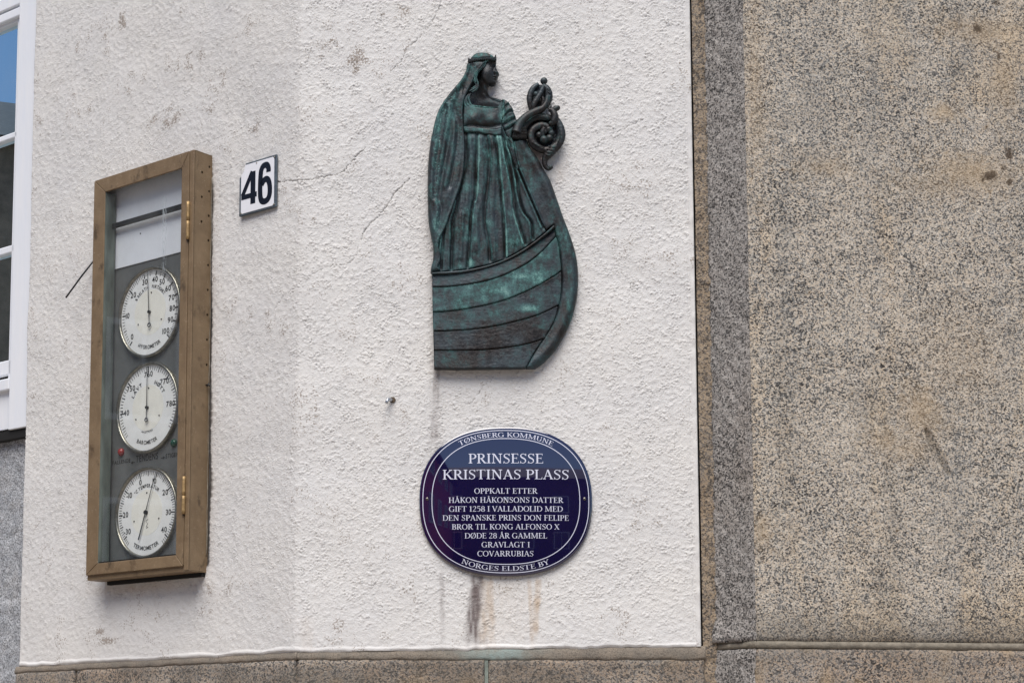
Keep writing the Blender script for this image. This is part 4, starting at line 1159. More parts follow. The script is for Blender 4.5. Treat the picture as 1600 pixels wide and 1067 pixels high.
# dials
DY = -BO
def dial(pcx_, pcy_, rpx, spec):
    x0, z0 = FL.one(pcx_, pcy_, BO + .004); 
    zt1 = FL.one(pcx_, pcy_ - rpx, BO + .004)[1]; Rr = zt1 - z0
    yf = DY - .006
    V = []; Fc = []
    n = 72
    prof = [(0.0, yf), (.5, yf), (.90, yf)]
    fc_ = bmesh.new(); add_cyl(fc_, x0, z0, Rr * .945, yf, DY + .004, n)
    face = bmobj('dial', fc_, M['dial'], cab)
    V = []; Fc = []
    cyl('dial_centre', x0, z0, Rr * .50, yf - .0003, yf + .001, M['dial_mid'], face, 48)
    pr = [(.930, yf + .001), (.935, yf - .0045), (.955, yf - .008), (.985, yf - .008), (1.0, yf - .004), (1.0, DY + .001)]
    V = []; Fc = []
    for r, y in pr:
        for i in range(n): a = 2 * PI * i / n; V.append((x0 + Rr * r * math.cos(a), y, z0 + Rr * r * math.sin(a)))
    for k in range(len(pr) - 1):
        for i in range(n): Fc.append((k * n + i, k * n + (i + 1) % n, (k + 1) * n + (i + 1) % n, (k + 1) * n + i))
    mesh('rim', V, Fc, M['rim'], face, True)
    V = []; Fc = []
    def tick(a, r0, r1, w):
        a = R(a); s_, c_ = math.sin(a), math.cos(a); b = len(V)
        for r in (r0, r1):
            for k in (-1, 1): V.append((x0 + Rr * r * s_ + k * w * Rr * c_ / 2, yf - .0006, z0 + Rr * r * c_ - k * w * Rr * s_ / 2))
        Fc.append((b, b + 1, b + 3, b + 2))
    for a, l, w in spec['ticks']: tick(a, .905 - l, .905, w)
    mesh('tick_marks', V, Fc, M['ink'], face)
    fy = lambda x, z: yf - .0007
    V = []; Fc = []
    for a, s_ in spec['nums']:
        r = spec.get('nr', .72); h = .118 * Rr
        V = []; Fc = []
        text_line(V, Fc, 'b', s_, x0 + Rr * r * math.sin(R(a)), z0 + Rr * r * math.cos(R(a)) - h * .5, h, None, fy, -.03)
        mesh('numeral', V, Fc, M['ink'], face)
    for s_, r, a_mid, h, span, sp in spec['arcs']:
        if r > 0: aa = np.radians(np.linspace(a_mid - 90, a_mid + 90, 400))
        else: aa = np.radians(np.linspace(180 + 90, 180 - 90, 400))
        rr = abs(r); path = np.stack([x0 + Rr * rr * np.sin(aa), z0 + Rr * rr * np.cos(aa)], 1)
        V = []; Fc = []
        text_path(V, Fc, 'b', s_, path, h * Rr, Rr * rr * PI / 2, fy, R(span) * Rr * rr)
        mesh('lettering', V, Fc, M['ink'], face)
    for a in spec['screws']:
        cyl('dial_screw', x0 + Rr * .43 * math.sin(R(a)), z0 + Rr * .43 * math.cos(R(a)), .0024 * 1.0, yf - .002, yf, M['needle'], face, 10)
    # needle
    a, tail, thin = spec['needle']; s_, c_ = math.sin(R(a)), math.cos(R(a)); yn = yf - .005
    def pt(r, off): return (x0 + Rr * r * s_ + off * c_ * Rr, z0 + Rr * r * c_ - off * s_ * Rr)
    if spec['kind'] == 'bar': prof = [(-tail, .016), (-.1, .012), (0, .010), (.6, .006), (.905, .004)]
    else: prof = [(-tail, .006), (0, .008), (.5, .006), (.9, .004)]
    pts_ = [pt(r, w) for r, w in prof] + [pt(r, -w) for r, w in prof[::-1]]
    nd = prism('needle', pts_, yn - .0012, yn, M['needle'], face)
    cyl('hub', x0, z0, .035 * Rr * (1.3 if spec['kind'] == 'bar' else 1), yn - .003, yf, M['needle'], nd if 0 else face, 16)
    if spec['kind'] != 'bar':
        V = []; Fc = []; x1, z1 = pt(-tail, 0); rr_ = .042 * Rr
        tt = np.linspace(0, 2 * PI, 15); add_tube(V, Fc, [(x1 + rr_ * math.cos(t), yn - .001, z1 + rr_ * math.sin(t)) for t in tt], .0018, 6); mesh('counterweight', V, Fc, M['needle'], face, True)
    return face, x0, z0, Rr
hv = [(0, -135), (10, -87), (20, -49), (30, -14), (40, 12), (50, 32), (60, 53), (70, 73), (80, 92), (90, 112), (100, 136)]
ht = []
for i in range(101):
    a = float(np.interp(i, [h[0] for h in hv], [h[1] for h in hv]))
    if i % 10 == 0: ht.append((a, .11, .030))
    elif i % 5 == 0: ht.append((a, .10, .018))
    else: ht.append((a, .08, .011))
dial(235.3, 488, 70.2, dict(kind='thin', ticks=ht, nums=[(a + (6 if v in (0,) else -3 if v == 100 else 0), str(v)) for v, a in hv], arcs=[('% RELATIV', .53, -30, .072, 50, 0), ('FUKTIGHET', .53, 30, .072, 50, 0), ('HYGROMETER', -.80, 0, .082, 55, 0)], screws=[5, -120, 120], needle=(-4, .29, 1)))
bt = [((v - 760) * 4.63, .125 if v % 10 == 0 else .11 if v % 5 == 0 else .085, .030 if v % 10 == 0 else .020 if v % 5 == 0 else .013) for v in range(732, 788)]
dial(231.8, 637, 70.8, dict(kind='thin', nr=.735, ticks=bt, nums=[(-92, '740'), (-48, '750'), (1, '760'), (46, '770'), (90, '780')], arcs=[('LAVT', .53, -40, .085, 42, 0), ('HØYT', .53, 42, .085, 42, 0), ('mm LUFTTRYKK', -.55, 0, .045, 40, 0), ('BAROMETER', -.80, 0, .085, 50, 0)], screws=[3, -120, 120], needle=(0, .27, 1)))
tt_ = [((v - 4.4) * 3.68, .12 if v % 10 == 0 else .11 if v % 5 == 0 else .085, .030 if v % 10 == 0 else .022 if v % 5 == 0 else .013) for v in range(-33, 44)]
f3, x3, z3, R3 = dial(230.0, 800.5, 71.2, dict(kind='bar', nr=.71, ticks=tt_, nums=[(-121, '-30'), (-89, '-20'), (-53, '-10'), (-17, '0'), (20, '10'), (57, '20'), (94, '30'), (126, '40')], arcs=[('°C TEMPERATUR', .55, 0, .075, 84, 0), ('TERMOMETER', -.82, 0, .09, 62, 0)], screws=[0, -112, 112], needle=(20, .62, 1)))
V = []; Fc = []
sc_ = [(x3 + .00 * R3 + dx * R3, DY - .0068, z3 + dz_ * R3) for dx, dz_ in ((.05, -.15), (-.02, -.18), (.04, -.25), (.0, -.30), (.06, -.32), (.0, -.34))]
add_tube(V, Fc, sc_, .0008, 4); mesh('maker_mark', V, Fc, M['ink'], f3)
# pilot lamps and legend
for px_, py__, m_ in ((188.5, 706, 'red_knob'), (271, 692, 'green_knob')):
    x, z = FL.one(px_, py__, BO + .005); V = []; Fc = []; add_ball(V, Fc, (x, DY - .003, z), .0125, .8, 16, 10); mesh('pilot_lamp', V, Fc, M[m_], cab, True)
fb = lambda x, z: DY - .0007
def legend(s, x0p, x1p, yp, hpx):
    V = []; Fc = []; xa_, za_ = FL.one(x0p, yp, BO); xb_, zb__ = FL.one(x1p, yp, BO); xm, zm = FL.one((x0p + x1p) / 2, yp, BO)
    h = FL.one((x0p + x1p) / 2, yp - hpx, BO)[1] - zm
    text_line(V, Fc, 'b', s, (xa_ + xb_) / 2, zm, h, abs(xb_ - xa_), fb, .02); mesh('legend', V, Fc, M['ink'], cab)
legend('FALLENDE', 176, 204.5, 724.0, 6.0); legend('TENDENS', 212.5, 248, 719.5, 10.5); legend('STIGENDE', 259, 288, 713.5, 6.6)
for (xa_, xb_, yy, dr_) in ((205.5, 211, 722, -1), (251.5, 257.5, 714.5, 1)):
    a = FL.one(xa_, yy, BO)[0]; b, zc_ = FL.one(xb_, yy, BO); V = [(a, DY - .0008, zc_ - .0011), (b, DY - .0008, zc_ - .0011), (b, DY - .0008, zc_ + .0011), (a, DY - .0008, zc_ + .0011)]
    tip = a if dr_ < 0 else b; V += [(tip - dr_ * -.002, DY - .0009, zc_), (tip - dr_ * .007, DY - .0009, zc_ + .005), (tip - dr_ * .007, DY - .0009, zc_ - .005)]
    mesh('arrow_mark', V, [(0, 1, 2, 3), (4, 5, 6)], M['ink'], cab)

# ------------------------------------------------------------------ rod and bolt in the wall
wr = root('wire', FL, FL.one(143, 410, .02)[0], 0, FL.one(143, 410, .02)[1], 'thin dark stiff wire poking down to the left from behind the instrument cabinet', 'wire')
a = FL.one(152, 399, .012); b = FL.one(103.6, 465.5, .05); V = []; Fc = []
mid = ((a[0] + b[0]) / 2 + .001, (a[1] + b[1]) / 2 + .002)
add_tube(V, Fc, [(a[0], -.010, a[1]), (mid[0], -.032, mid[1]), (b[0], -.052, b[1])], .0028, 8); mesh('wire_rod', V, Fc, M['dark_metal'], wr, True)
bx, bz = FF.one(613.5, 625, 0)
bo = root('bolt', FF, bx, 0, bz, 'short zinc bolt stub sticking out of the white plaster, left of the relief and plaque', 'bolt')
V = []; Fc = []; p2 = FF.one(602.5, 626.3, .055)
add_tube(V, Fc, [(bx - .001, .004, bz), (bx - .006, -.012, bz - .001), (bx - .0135, -.020, bz - .002), (p2[0] + .002, -.024, p2[1] + .001), (p2[0], -.024, p2[1] + .001)], [.0055, .0052, .005, .005, .0028], 12)
mesh('bolt_shank', V, Fc, M['steel'], bo, True)
bm = bmesh.new(); add_cyl(bm, bx, bz, .0095, -.006, .003, 6); bmobj('hex_nut', bm, M['brown_dark'], bo, bevel=.001)

# ------------------------------------------------------------------ bronze relief: every piece is a modelled height surface with real thickness
RB = .012                                   # back plane off the wall
rel = root('bronze_relief', FF, FF.one(770, 575, .03)[0], 0, FF.one(770, 576, .03)[1], 'green patinated bronze relief of a crowned woman standing in a ship, above the plaque', 'relief')
Z1 = lambda L: [(640 + x * .26242, 60 + y * .26242) for x, y in L]
Z2 = lambda L: [(640 + x * .26242, 320 + y * .26242) for x, y in L]
Z7 = lambda L: [(660 + x * .2247, 200 + y * .2247) for x, y in L]
Z8 = lambda L: [(760 + x * .2249, 200 + y * .2249) for x, y in L]
ZA = lambda L: [(790 + x * .1687, 100 + y * .1687) for x, y in L]
ZB = lambda L: [(700 + x * .15, 70 + y * .15) for x, y in L]
ZC = lambda L: [(720 + x * .07029, 75 + y * .07029) for x, y in L]
def surf(name, outline, base, hf, back=RB, step=1.15, smooth=True, mat=None, parent=None, round_=2.2, rh=.005, corners=False):
    """outline in photo pixels on the relief plane -> closed surface piece; hf(P, d) gives extra height in metres and patina 0..1"""
    ol = catmull(outline, 6, True) if smooth else np.array(outline)
    ol = resample(ol, step)
    x0, y0 = ol.min(0); x1, y1 = ol.max(0)
    gx = np.arange(x0, x1, step); gy = np.arange(y0, y1, step)
    A, B = np.meshgrid(gx, gy, indexing='ij'); A = A + (np.arange(len(gy)) % 2)[None, :] * step * .5
    P = np.stack([A.ravel(), B.ravel()], 1)
    P = P[inside(P, ol)]
    cl = np.vstack([ol, ol[:1]])
    d = seg_dist(P, cl); P = P[d > step * .55]; d = d[d > step * .55]
    allp = np.vstack([ol, P]); dd = np.r_[np.zeros(len(ol)), d]
    vo, eo, fo, ov, oe, of = delaunay_2d_cdt([Vector(p) for p in allp], [], [list(range(len(ol)))], 1, 1e-4)
    vp = np.array([v[:] for v in vo]); dv = seg_dist(vp, cl)
    n0 = len(vp)
    hh, pat = hf(vp, dv)
    t = np.clip(dv / round_, 0, 1)
    h = base + hh - rh * (1 - np.sqrt(1 - (1 - t) ** 2))
    X, Z = FF.pt(vp[:, 0], vp[:, 1], base)
    V = [(a, -b, c) for a, b, c in zip(X, h, Z)]
    Fc = [tuple(f) for f in fo]
    # boundary edges -> skirt to the back
    cnt = {}
    for f in fo:
        for i in range(len(f)):
            a, b = f[i], f[(i + 1) % len(f)]; k = (min(a, b), max(a, b)); cnt[k] = (cnt.get(k, (0, 0))[0] + 1, (a, b))
    mp = {}
    pl_ = list(np.broadcast_to(pat, n0))
    for k, (c, (a, b)) in cnt.items():
        if c == 1:
            for v in (a, b):
                if v not in mp: mp[v] = len(V); V.append((V[v][0], -back, V[v][2])); pl_.append(.15)
            Fc.append((b, a, mp[a], mp[b]))
    o = mesh(name, V, Fc, mat or M['bronze'], parent or rel, True, None, {'patina_shade': pl_})
    # normals outward
    me = o.data; bm = bmesh.new(); bm.from_mesh(me); bmesh.ops.recalc_face_normals(bm, faces=bm.faces); bm.to_mesh(me); bm.free()
    me.polygons.foreach_set('use_smooth', [True] * len(me.polygons))
    try: me.set_sharp_from_angle(angle=R(62))
    except Exception: pass
    return o
def G(P, L, w, a, sm=True):
    L = catmull(L, 5) if sm and len(L) > 2 else np.array(L)
    return a * np.exp(-(seg_dist(P, L) / w) ** 2)
def blob(P, x, y, rx, ry, a, ang=0):
    c, s_ = math.cos(R(ang)), math.sin(R(ang)); u = (P[:, 0] - x) * c + (P[:, 1] - y) * s_; v = -(P[:, 0] - x) * s_ + (P[:, 1] - y) * c
    return a * np.exp(-((u / rx) ** 2 + (v / ry) ** 2))
def stepl(P, L, w, a):
    """smooth step across a line: + on the left of travel in image coordinates"""
    L = catmull(L, 5) if len(L) > 2 else np.array(L); d, s_, p = seg_dist(P, L, True)
    return a / (1 + np.exp(-np.clip(d * s_ / w, -30, 30)))
def rough(P, a=.0004): return .5 * a * (vnoise(P[:, 0], P[:, 1], 3.0, 5) + .6 * vnoise(P[:, 0], P[:, 1], 1.6, 6))

# --- hull: gunwale and strakes, each overlapping the next
U0 = Z2([(132, 401), (220, 396), (350, 384), (470, 357), (580, 317), (680, 261), (760, 204), (820, 155), (858, 119)])
Lg = Z2([(134, 412), (260, 409), (380, 392), (500, 361), (600, 321), (700, 264), (790, 197), (835, 160), (868, 131)])
L1 = Z2([(135, 489), (240, 485), (380, 468), (500, 440), (600, 401), (700, 346), (790, 272), (872, 180)])
L2 = Z2([(137, 636), (240, 632), (380, 611), (500, 586), (620, 546), (740, 491), (840, 431), (905, 386)])
L3 = Z2([(141, 750), (260, 748), (400, 738), (540, 715), (680, 680), (780, 646), (884, 594)])
L4 = Z2([(144, 864), (300, 866), (450, 862), (600, 846), (720, 821), (812, 789)])
L5 = Z2([(146, 976), (300, 977), (500, 975), (690, 972)])
seam = Z2([(862, 150), (885, 210), (896, 280), (907, 400), (906, 500), (892, 590), (862, 690), (802, 790), (742, 880), (692, 972)])
def band(upper, lower, right=None):
    u = catmull(upper, 5); l = catmull(lower, 5)
    return np.vstack([u, np.array(right).reshape(-1, 2) if right is not None else np.zeros((0, 2)), l[::-1]])
def seam_part(ya, yb):
    s_ = catmull(seam, 6); m_ = (s_[:, 1] > ya + 1) & (s_[:, 1] < yb - 1); return s_[m_]
hull_pat = lambda P, c: c + .12 * vnoise(P[:, 0], P[:, 1], 22, 31) + .10 * vnoise(P[:, 0] * .5, P[:, 1], 7, 32)
strakes = [(Lg, L1, .30, .034, ()), (L1, L2, .52, .033, ((720, 470, 60, 9, .0), (822, 430, 28, 14, .25), (855, 440, 15, 10, .2), (760, 450, 40, 10, .12))), (L2, L3, .28, .032, ((775, 490, 20, 7, .38), (826, 482, 18, 7, .42), (800, 478, 22, 6, .25), (855, 468, 14, 14, .2), (690, 500, 15, 12, .15))), (L3, L4, .16, .031, ((862, 498, 8, 10, .1),)), (L4, L5, .20, .030, ((690, 560, 30, 12, .06), (830, 545, 25, 10, .10)))]
for i, (a, b, pc, bs, bl) in enumerate(strakes):
    sp_ = seam_part(a[-1][1], b[-1][1]) if i else []
    ol = band(a, b, sp_ if len(sp_) else None)
    La, Lb = catmull(a, 5), catmull(b, 5)
    def hf(P, d, La=La, Lb=Lb, pc=pc, bl=bl, i=i):
        du, dl = seg_dist(P, La), seg_dist(P, Lb); t = du / (du + dl + 1e-6)
        curve = -.010 * np.clip((P[:, 0] - 800) / 75, 0, 1) ** 2 + .004 * np.sin(np.clip((P[:, 0] - 677) / 200, 0, 1) * PI)
        pat = hull_pat(P, pc)
        for x, y, rx, ry, k in bl: pat = pat + blob(P, x, y, rx, ry, k)
        pat = pat + .18 * np.exp(-(du / 2.5) ** 2) * (i > 0)
        return -.0025 + .0030 * t + curve + rough(P) + .0002 * vnoise(P[:, 0] * .25, P[:, 1], 2.2, 40 + i), pat
    surf('strake', ol, bs, hf, smooth=False, round_=1.1, rh=.0022)
ol = band(U0, Lg)
surf('gunwale', ol, .041, lambda P, d: (rough(P) + 0 * d, .26 + .08 * vnoise(P[:, 0], P[:, 1], 9, 33)), smooth=False, round_=1.4, rh=.003, step=.9)
# --- stem post
stem_out = Z1([(700, 600), (720, 650), (760, 700), (800, 770), (840, 840), (880, 950), (915, 1050)]) + Z2([(950, 150), (980, 240), (1000, 330), (1007, 430), (1000, 540), (975, 650), (930, 760), (870, 860), (800, 935), (750, 972)])
stem_in = seam[::-1] + Z8([(470, 675), (418, 722)])[0:1] + Z8([(408, 712), (350, 590), (300, 480), (255, 370), (215, 270), (195, 180), (185, 100)]) + Z1([(608, 598)])
ol = np.vstack([catmull(stem_out, 6), catmull(seam[::-1], 6), np.array(Z2([(858, 121)])), np.array(Z8([(412, 714)])), catmull(Z8([(404, 700), (350, 590), (300, 480), (255, 370), (215, 270), (195, 180), (183, 90)]), 6)])
so_ = catmull(stem_out, 6)
def hf_stem(P, d):
    do = seg_dist(P, so_)
    h = .006 * np.exp(-((do - 9) / 8) ** 2) - .009 * np.exp(-(do / 5.0) ** 2) * .6 - .003 * np.exp(-(do / 16) ** 2)
    tw = np.clip((340 - P[:, 1]) / 120, 0, 1)
    h = h + .004 * tw + G(P, Z8([(192, 110), (222, 250), (300, 440), (400, 680)]), 1.8, .004)
    pat = .30 + .12 * vnoise(P[:, 0] * 1.0, P[:, 1] * .5, 10, 34) + blob(P, 876, 375, 12, 22, .22) + blob(P, 888, 470, 9, 30, .10) + blob(P, 815, 250, 7, 25, .1) + G(P, Z8([(192, 110), (222, 250), (300, 440), (400, 680)]), 1.3, .2) - blob(P, 855, 300, 14, 25, .1) + blob(P, 868, 365, 4, 6, .3)
    return h + rough(P), pat
surf('stem_post', ol, .030, hf_stem, smooth=False, round_=3.0, rh=.009)
# --- skirt
skirt_bot = Z2([(812, 158), (735, 220), (645, 280), (565, 324), (475, 356), (355, 380), (235, 394), (160, 398)])
ol = Z1([(330, 548), (450, 560), (545, 566), (606, 592)]) + Z8([(190, 100), (200, 180), (220, 270), (260, 370), (305, 480), (355, 590), (414, 716)]) + skirt_bot + Z7([(85, 960), (110, 850), (130, 740), (180, 640), (220, 520), (262, 380), (285, 200), (290, 60)])
folds = [Z7([(300, 40), (302, 150), (298, 250), (255, 430), (235, 550), (210, 640), (206, 760), (200, 975)]),
         Z1([(403, 572), (402, 680), (400, 750), (396, 880), (388, 960)]) + Z7([(352, 530), (338, 640), (325, 850), (318, 965)]),
         Z1([(455, 572), (468, 650), (477, 740), (470, 850), (458, 950)]) + Z7([(435, 620), (448, 720), (466, 820), (472, 915)]),
         Z1([(508, 575), (526, 680), (534, 800), (545, 900)]) + Z8([(104, 480), (118, 620), (128, 780), (130, 900)]),
         Z1([(553, 585), (572, 700), (600, 830), (620, 940)]) + Z8([(190, 520), (205, 600), (235, 700), (268, 800)]),
         Z1([(588, 612), (612, 720), (640, 850)]) + Z8([(225, 470), (258, 580), (312, 655), (322, 765)]),
         Z7([(150, 700), (140, 800), (128, 975)]),
         Z8([(150, 130), (205, 250), (270, 400), (330, 540), (395, 690)])]
fw = [3.2, 2.4, 3.0, 2.0, 2.8, 2.2, 2.2, 2.0]; fa = [.013, .011, .009, .009, .010, .011, .008, .009]
ridges = [Z1([(425, 600), (430, 700), (432, 850), (420, 990)]) + Z7([(380, 600), (375, 850)]), Z1([(490, 600), (505, 720), (500, 900), (490, 1050)]) + Z2([(500, 200), (505, 320)]), Z1([(365, 600), (365, 750), (350, 900), (330, 1040)]) + Z7([(280, 620), (262, 900)]), Z1([(540, 600), (560, 760), (585, 950)]) + Z8([(170, 620), (200, 800)]), Z1([(480, 590), (490, 640)])]
def hf_skirt(P, d):
    h = np.zeros(len(P)); pat = .36 + .10 * vnoise(P[:, 0], P[:, 1] * .35, 8, 35)
    yy = np.clip((P[:, 1] - 208) / 25, 0, 1); fade = .35 + .65 * yy
    for k, (L, w, a) in enumerate(zip(folds, fw, fa)):
        h = h - G(P, L, w, a) * fade
        L2 = [(x + (2.4 if k in (1, 2, 3) else -3.0), y) for x, y in L]
        h = h + G(P, L2, 2.6, a * .42) * fade
        if k in (1,): pat = pat + G(P, L2, 1.5, .62) * (.35 + .65 * (np.abs(P[:, 1] - 265) < 52))
        if k == 3: pat = pat + G(P, L2, 1.5, .5)
        if k == 4: pat = pat + G(P, L2, 1.8, .4)
        if k in (0, 2, 5, 6, 7): pat = pat + G(P, L2, 1.6, .24)
        pat = pat - G(P, L, 1.5, .16)  # fold valleys get a darker tone
    for L in ridges: h = h + G(P, L, 4.0, .004)
    pat = pat + blob(P, 752, 235, 10, 20, .12) + blob(P, 800, 235, 8, 20, .18) + blob(P, 730, 350, 8, 50, .12) + blob(P, 712, 418, 12, 5, .35) + blob(P, 735, 412, 6, 10, .35) + blob(P, 800, 382, 12, 14, .22) + blob(P, 775, 220, 30, 6, .14)
    h = h + .004 * np.sin(np.clip((P[:, 0] - 700) / 130, 0, 1) * PI) - .003 * np.clip((P[:, 1] - 330) / 90, 0, 1)
    h = h - .006 * np.clip(1 - (P[:, 1] - 205) / 12, 0, 1)
    return h + rough(P, .0006) + .0009 * vnoise(P[:, 0], P[:, 1] * .06, 1.9, 71) * fade, pat + .08 * vnoise(P[:, 0], P[:, 1] * .06, 1.9, 71)
surf('skirt', ol, .034, hf_skirt, smooth=False, round_=1.5, rh=.002)
# --- body: one continuous figure (face, neck, chest)
prof = ZC([(790, 225), (795, 290), (788, 360), (783, 410), (790, 455), (808, 490), (832, 540), (858, 582), (850, 606), (822, 622), (808, 632), (822, 652), (826, 668), (812, 682), (806, 692), (808, 706), (806, 724), (792, 742), (784, 758), (788, 778), (778, 806), (750, 828), (712, 836), (660, 828), (622, 822), (604, 860), (602, 920), (612, 985), (640, 1030), (700, 1062)]) 
ol = prof + ZB([(560, 562), (590, 585), (600, 640), (560, 660), (480, 665), (260, 650), (190, 640), (150, 560), (180, 450), (260, 400), (290, 300), (320, 220), (400, 150), (470, 140)])
jaw = ZC([(460, 560), (480, 700), (530, 770), (600, 820), (660, 840), (740, 842)])
def hf_body(P, d):
    # face
    h = blob(P, 761, 112, 17, 25, .014) + blob(P, 766, 120, 11, 14, .004)
    d_, s_, p = seg_dist(P, catmull(jaw, 5), True)
    below = (s_ > 0)
    h = h + stepl(P, ZC([(440, 520), (470, 690), (530, 775), (600, 825), (660, 842), (800, 846)]), .9, -.011)
    # eye: socket, lid, ball
    h = h + blob(P, 770.3, 103.8, 4.4, 2.8, -.0055) + blob(P, 768.0, 103.8, 2.7, 1.6, .0045) + G(P, ZC([(600, 385), (650, 365), (705, 385)]), .55, .0018) + G(P, ZC([(610, 405), (660, 425), (700, 412)]), .5, .0012) + G(P, ZC([(600, 340), (660, 315), (750, 340)]), 1.5, .0030)
    h = h - G(P, ZC([(700, 400), (725, 470), (715, 540)]), 1.3, .0028)
    # nose wing, nostril
    h = h + blob(P, 774.2, 115.4, 1.9, 1.7, .0042) + blob(P, 778, 114.5, 2.6, 2.6, .0025) - blob(P, 776.4, 117.6, 1.2, .7, .003) - G(P, ZC([(745, 560), (735, 600), (755, 630)]), .6, .0028)
    # lips
    h = h - G(P, ZC([(730, 680), (770, 690), (822, 682)]), .55, .0035) + G(P, ZC([(740, 665), (800, 655), (820, 660)]), .9, .0022) + G(P, ZC([(745, 708), (790, 708)]), 1.0, .0026) - G(P, ZC([(745, 738), (790, 742)]), .9, .0018) + blob(P, 773, 130, 3.6, 3.0, .0025)
    h = h + blob(P, 757, 118, 7, 8, .0028)
    # neck and chest
    h = h + G(P, ZC([(480, 760), (500, 900), (530, 1000)]), 6, .006) + G(P, ZB([(350, 400), (400, 470), (470, 540)]), 3.0, .0025) - G(P, ZB([(380, 500), (450, 560), (540, 590)]), 2.5, .0022) + blob(P, 765, 158, 18, 8, .004)
    pat = .06 + blob(P, 776, 117, 4, 4, .42) + blob(P, 774, 104, 5, 4, .30) + blob(P, 763, 158, 18, 7, .20) + blob(P, 778, 154, 10, 4, .3) + .06 * vnoise(P[:, 0], P[:, 1], 6, 36) + blob(P, 776, 124, 3, 2, .2)
    return h + rough(P, .00025), pat
surf('body', ol, .024, hf_body, smooth=False, round_=2.6, rh=.008, step=.62)
# --- bodice, waistband, sleeve
ol = ZB([(180, 590), (215, 600), (245, 612), (262, 625), (360, 640), (440, 648), (500, 646), (525, 640), (545, 600), (575, 570), (600, 590), (590, 680), (572, 760), (560, 850), (556, 905), (400, 900), (260, 882), (168, 872), (160, 780), (162, 690)])
def hf_bod(P, d):
    h = blob(P, 739, 187, 9, 9, .009) + blob(P, 768, 189, 10, 9, .009) + blob(P, 753, 175, 26, 12, .005) - blob(P, 754, 192, 3.5, 8, .002)
    h = h - G(P, ZB([(165, 880), (200, 840), (290, 838), (370, 850), (450, 850), (540, 830)]), 2.4, .006)
    h = h + G(P, ZB([(262, 632), (360, 648), (440, 655), (515, 652)]), .9, .0018) - G(P, ZB([(262, 650), (360, 662), (440, 668), (515, 662)]), .6, .0012)
    for k in range(4): h = h + G(P, ZB([(520 + 14 * k, 640 + 10 * k), (530 + 11 * k, 700), (550 + 4 * k, 790)]), .8, .0016) 
    pat = .36 + blob(P, 750, 196, 20, 5, -.22) + blob(P, 776, 196, 6, 6, -.2) + blob(P, 735, 178, 10, 8, .18) + blob(P, 756, 172, 8, 4, .15) + G(P, ZB([(262, 640), (360, 652), (440, 660), (515, 655)]), .9, .35) + blob(P, 783, 180, 4, 14, .3) + blob(P, 727, 200, 3, 8, .3) + .08 * vnoise(P[:, 0], P[:, 1], 6, 37)  # patina tone also carries the shade under the bust and the highlight above
    return h + rough(P), pat
surf('bodice', ol, .036, hf_bod, smooth=True, round_=2.0, rh=.004, step=.9)
ol = ZB([(165, 850), (260, 858), (400, 872), (500, 878), (556, 862), (560, 900), (552, 938), (480, 940), (400, 930), (300, 912), (200, 905), (168, 892)])
surf('waistband', ol, .040, lambda P, d: (rough(P) + 0 * d, .42 + .2 * vnoise(P[:, 0], P[:, 1], 7, 38) + blob(P, 757, 203, 8, 3, .25)), smooth=True, round_=2.0, rh=.005, step=.8)
ol = ZB([(562, 566), (600, 575), (640, 610), (668, 655), (690, 710), (708, 755), (726, 795), (708, 850), (680, 900), (664, 970), (655, 1000), (610, 960), (585, 900), (565, 850), (556, 780), (562, 700), (555, 640)])
slf = [ZB([(560, 690), (610, 640), (650, 625)]), ZB([(565, 770), (630, 710), (688, 700)]), ZB([(575, 830), (650, 790), (712, 765)]), ZB([(590, 890), (650, 860), (705, 830)]), ZB([(575, 600), (580, 700), (570, 800)])]
def hf_slv(P, d):
    h = blob(P, 795, 175, 14, 18, .012); pat = .34 + .1 * vnoise(P[:, 0], P[:, 1], 5, 39)
    for L in slf:
        h = h - G(P, L, 1.9, .0055) + G(P, [(x + .5, y - 3.0) for x, y in L], 2.0, .003); pat = pat + G(P, [(x, y - 2.6) for x, y in L], 1.3, .25)
    return h + rough(P), pat + blob(P, 786, 178, 3, 12, .3) + blob(P, 800, 205, 6, 8, .15)
surf('sleeve', ol, .038, hf_slv, smooth=True, round_=4.0, rh=.010, step=.9)
# hanging sleeve folds below the elbow
ol = ZB([(552, 840), (585, 880), (620, 960), (664, 985), (672, 1010)]) + Z8([(180, 60), (192, 130), (206, 200), (225, 270), (210, 290), (180, 230), (150, 150), (120, 80), (104, 40)]) + ZB([(548, 920)])
surf('hanging_sleeve', ol, .037, lambda P, d: (G(P, ZB([(560, 860), (600, 960), (640, 1060)]) + Z8([(200, 250)]), 1.6, .005) - G(P, ZB([(590, 880), (625, 970), (660, 1060)]), 1.4, .005) + rough(P), .34 + G(P, ZB([(560, 860), (600, 960), (640, 1060)]), 1.4, .25)), smooth=True, round_=2.2, rh=.006, step=.9)
# --- veil
veilR = Z1([(455, 143), (430, 180), (398, 220), (378, 265), (352, 315), (330, 365), (320, 420), (324, 520), (333, 650), (326, 780), (311, 860), (281, 950), (252, 1030)]) + Z2([(240, 70), (215, 140), (182, 205), (176, 250), (186, 290), (186, 335), (172, 368), (185, 388)])
veilL = Z2([(132, 400), (126, 378), (139, 320), (140, 240), (125, 160), (112, 80)]) + Z1([(108, 950), (107, 850), (112, 720), (125, 610), (148, 500), (166, 440), (192, 388), (240, 322), (300, 252), (334, 195), (346, 146)])
ol = veilR + veilL + Z1([(400, 134)])
vf = [Z1([(250, 390), (255, 470), (235, 600), (200, 780), (175, 950)]) + Z7([(130, 560), (110, 700)]), Z1([(310, 300), (270, 400), (285, 520), (275, 700), (235, 880)]), Z1([(370, 170), (330, 270), (250, 350), (190, 450), (160, 600)]), Z1([(215, 420), (190, 560), (160, 760), (150, 950)])]
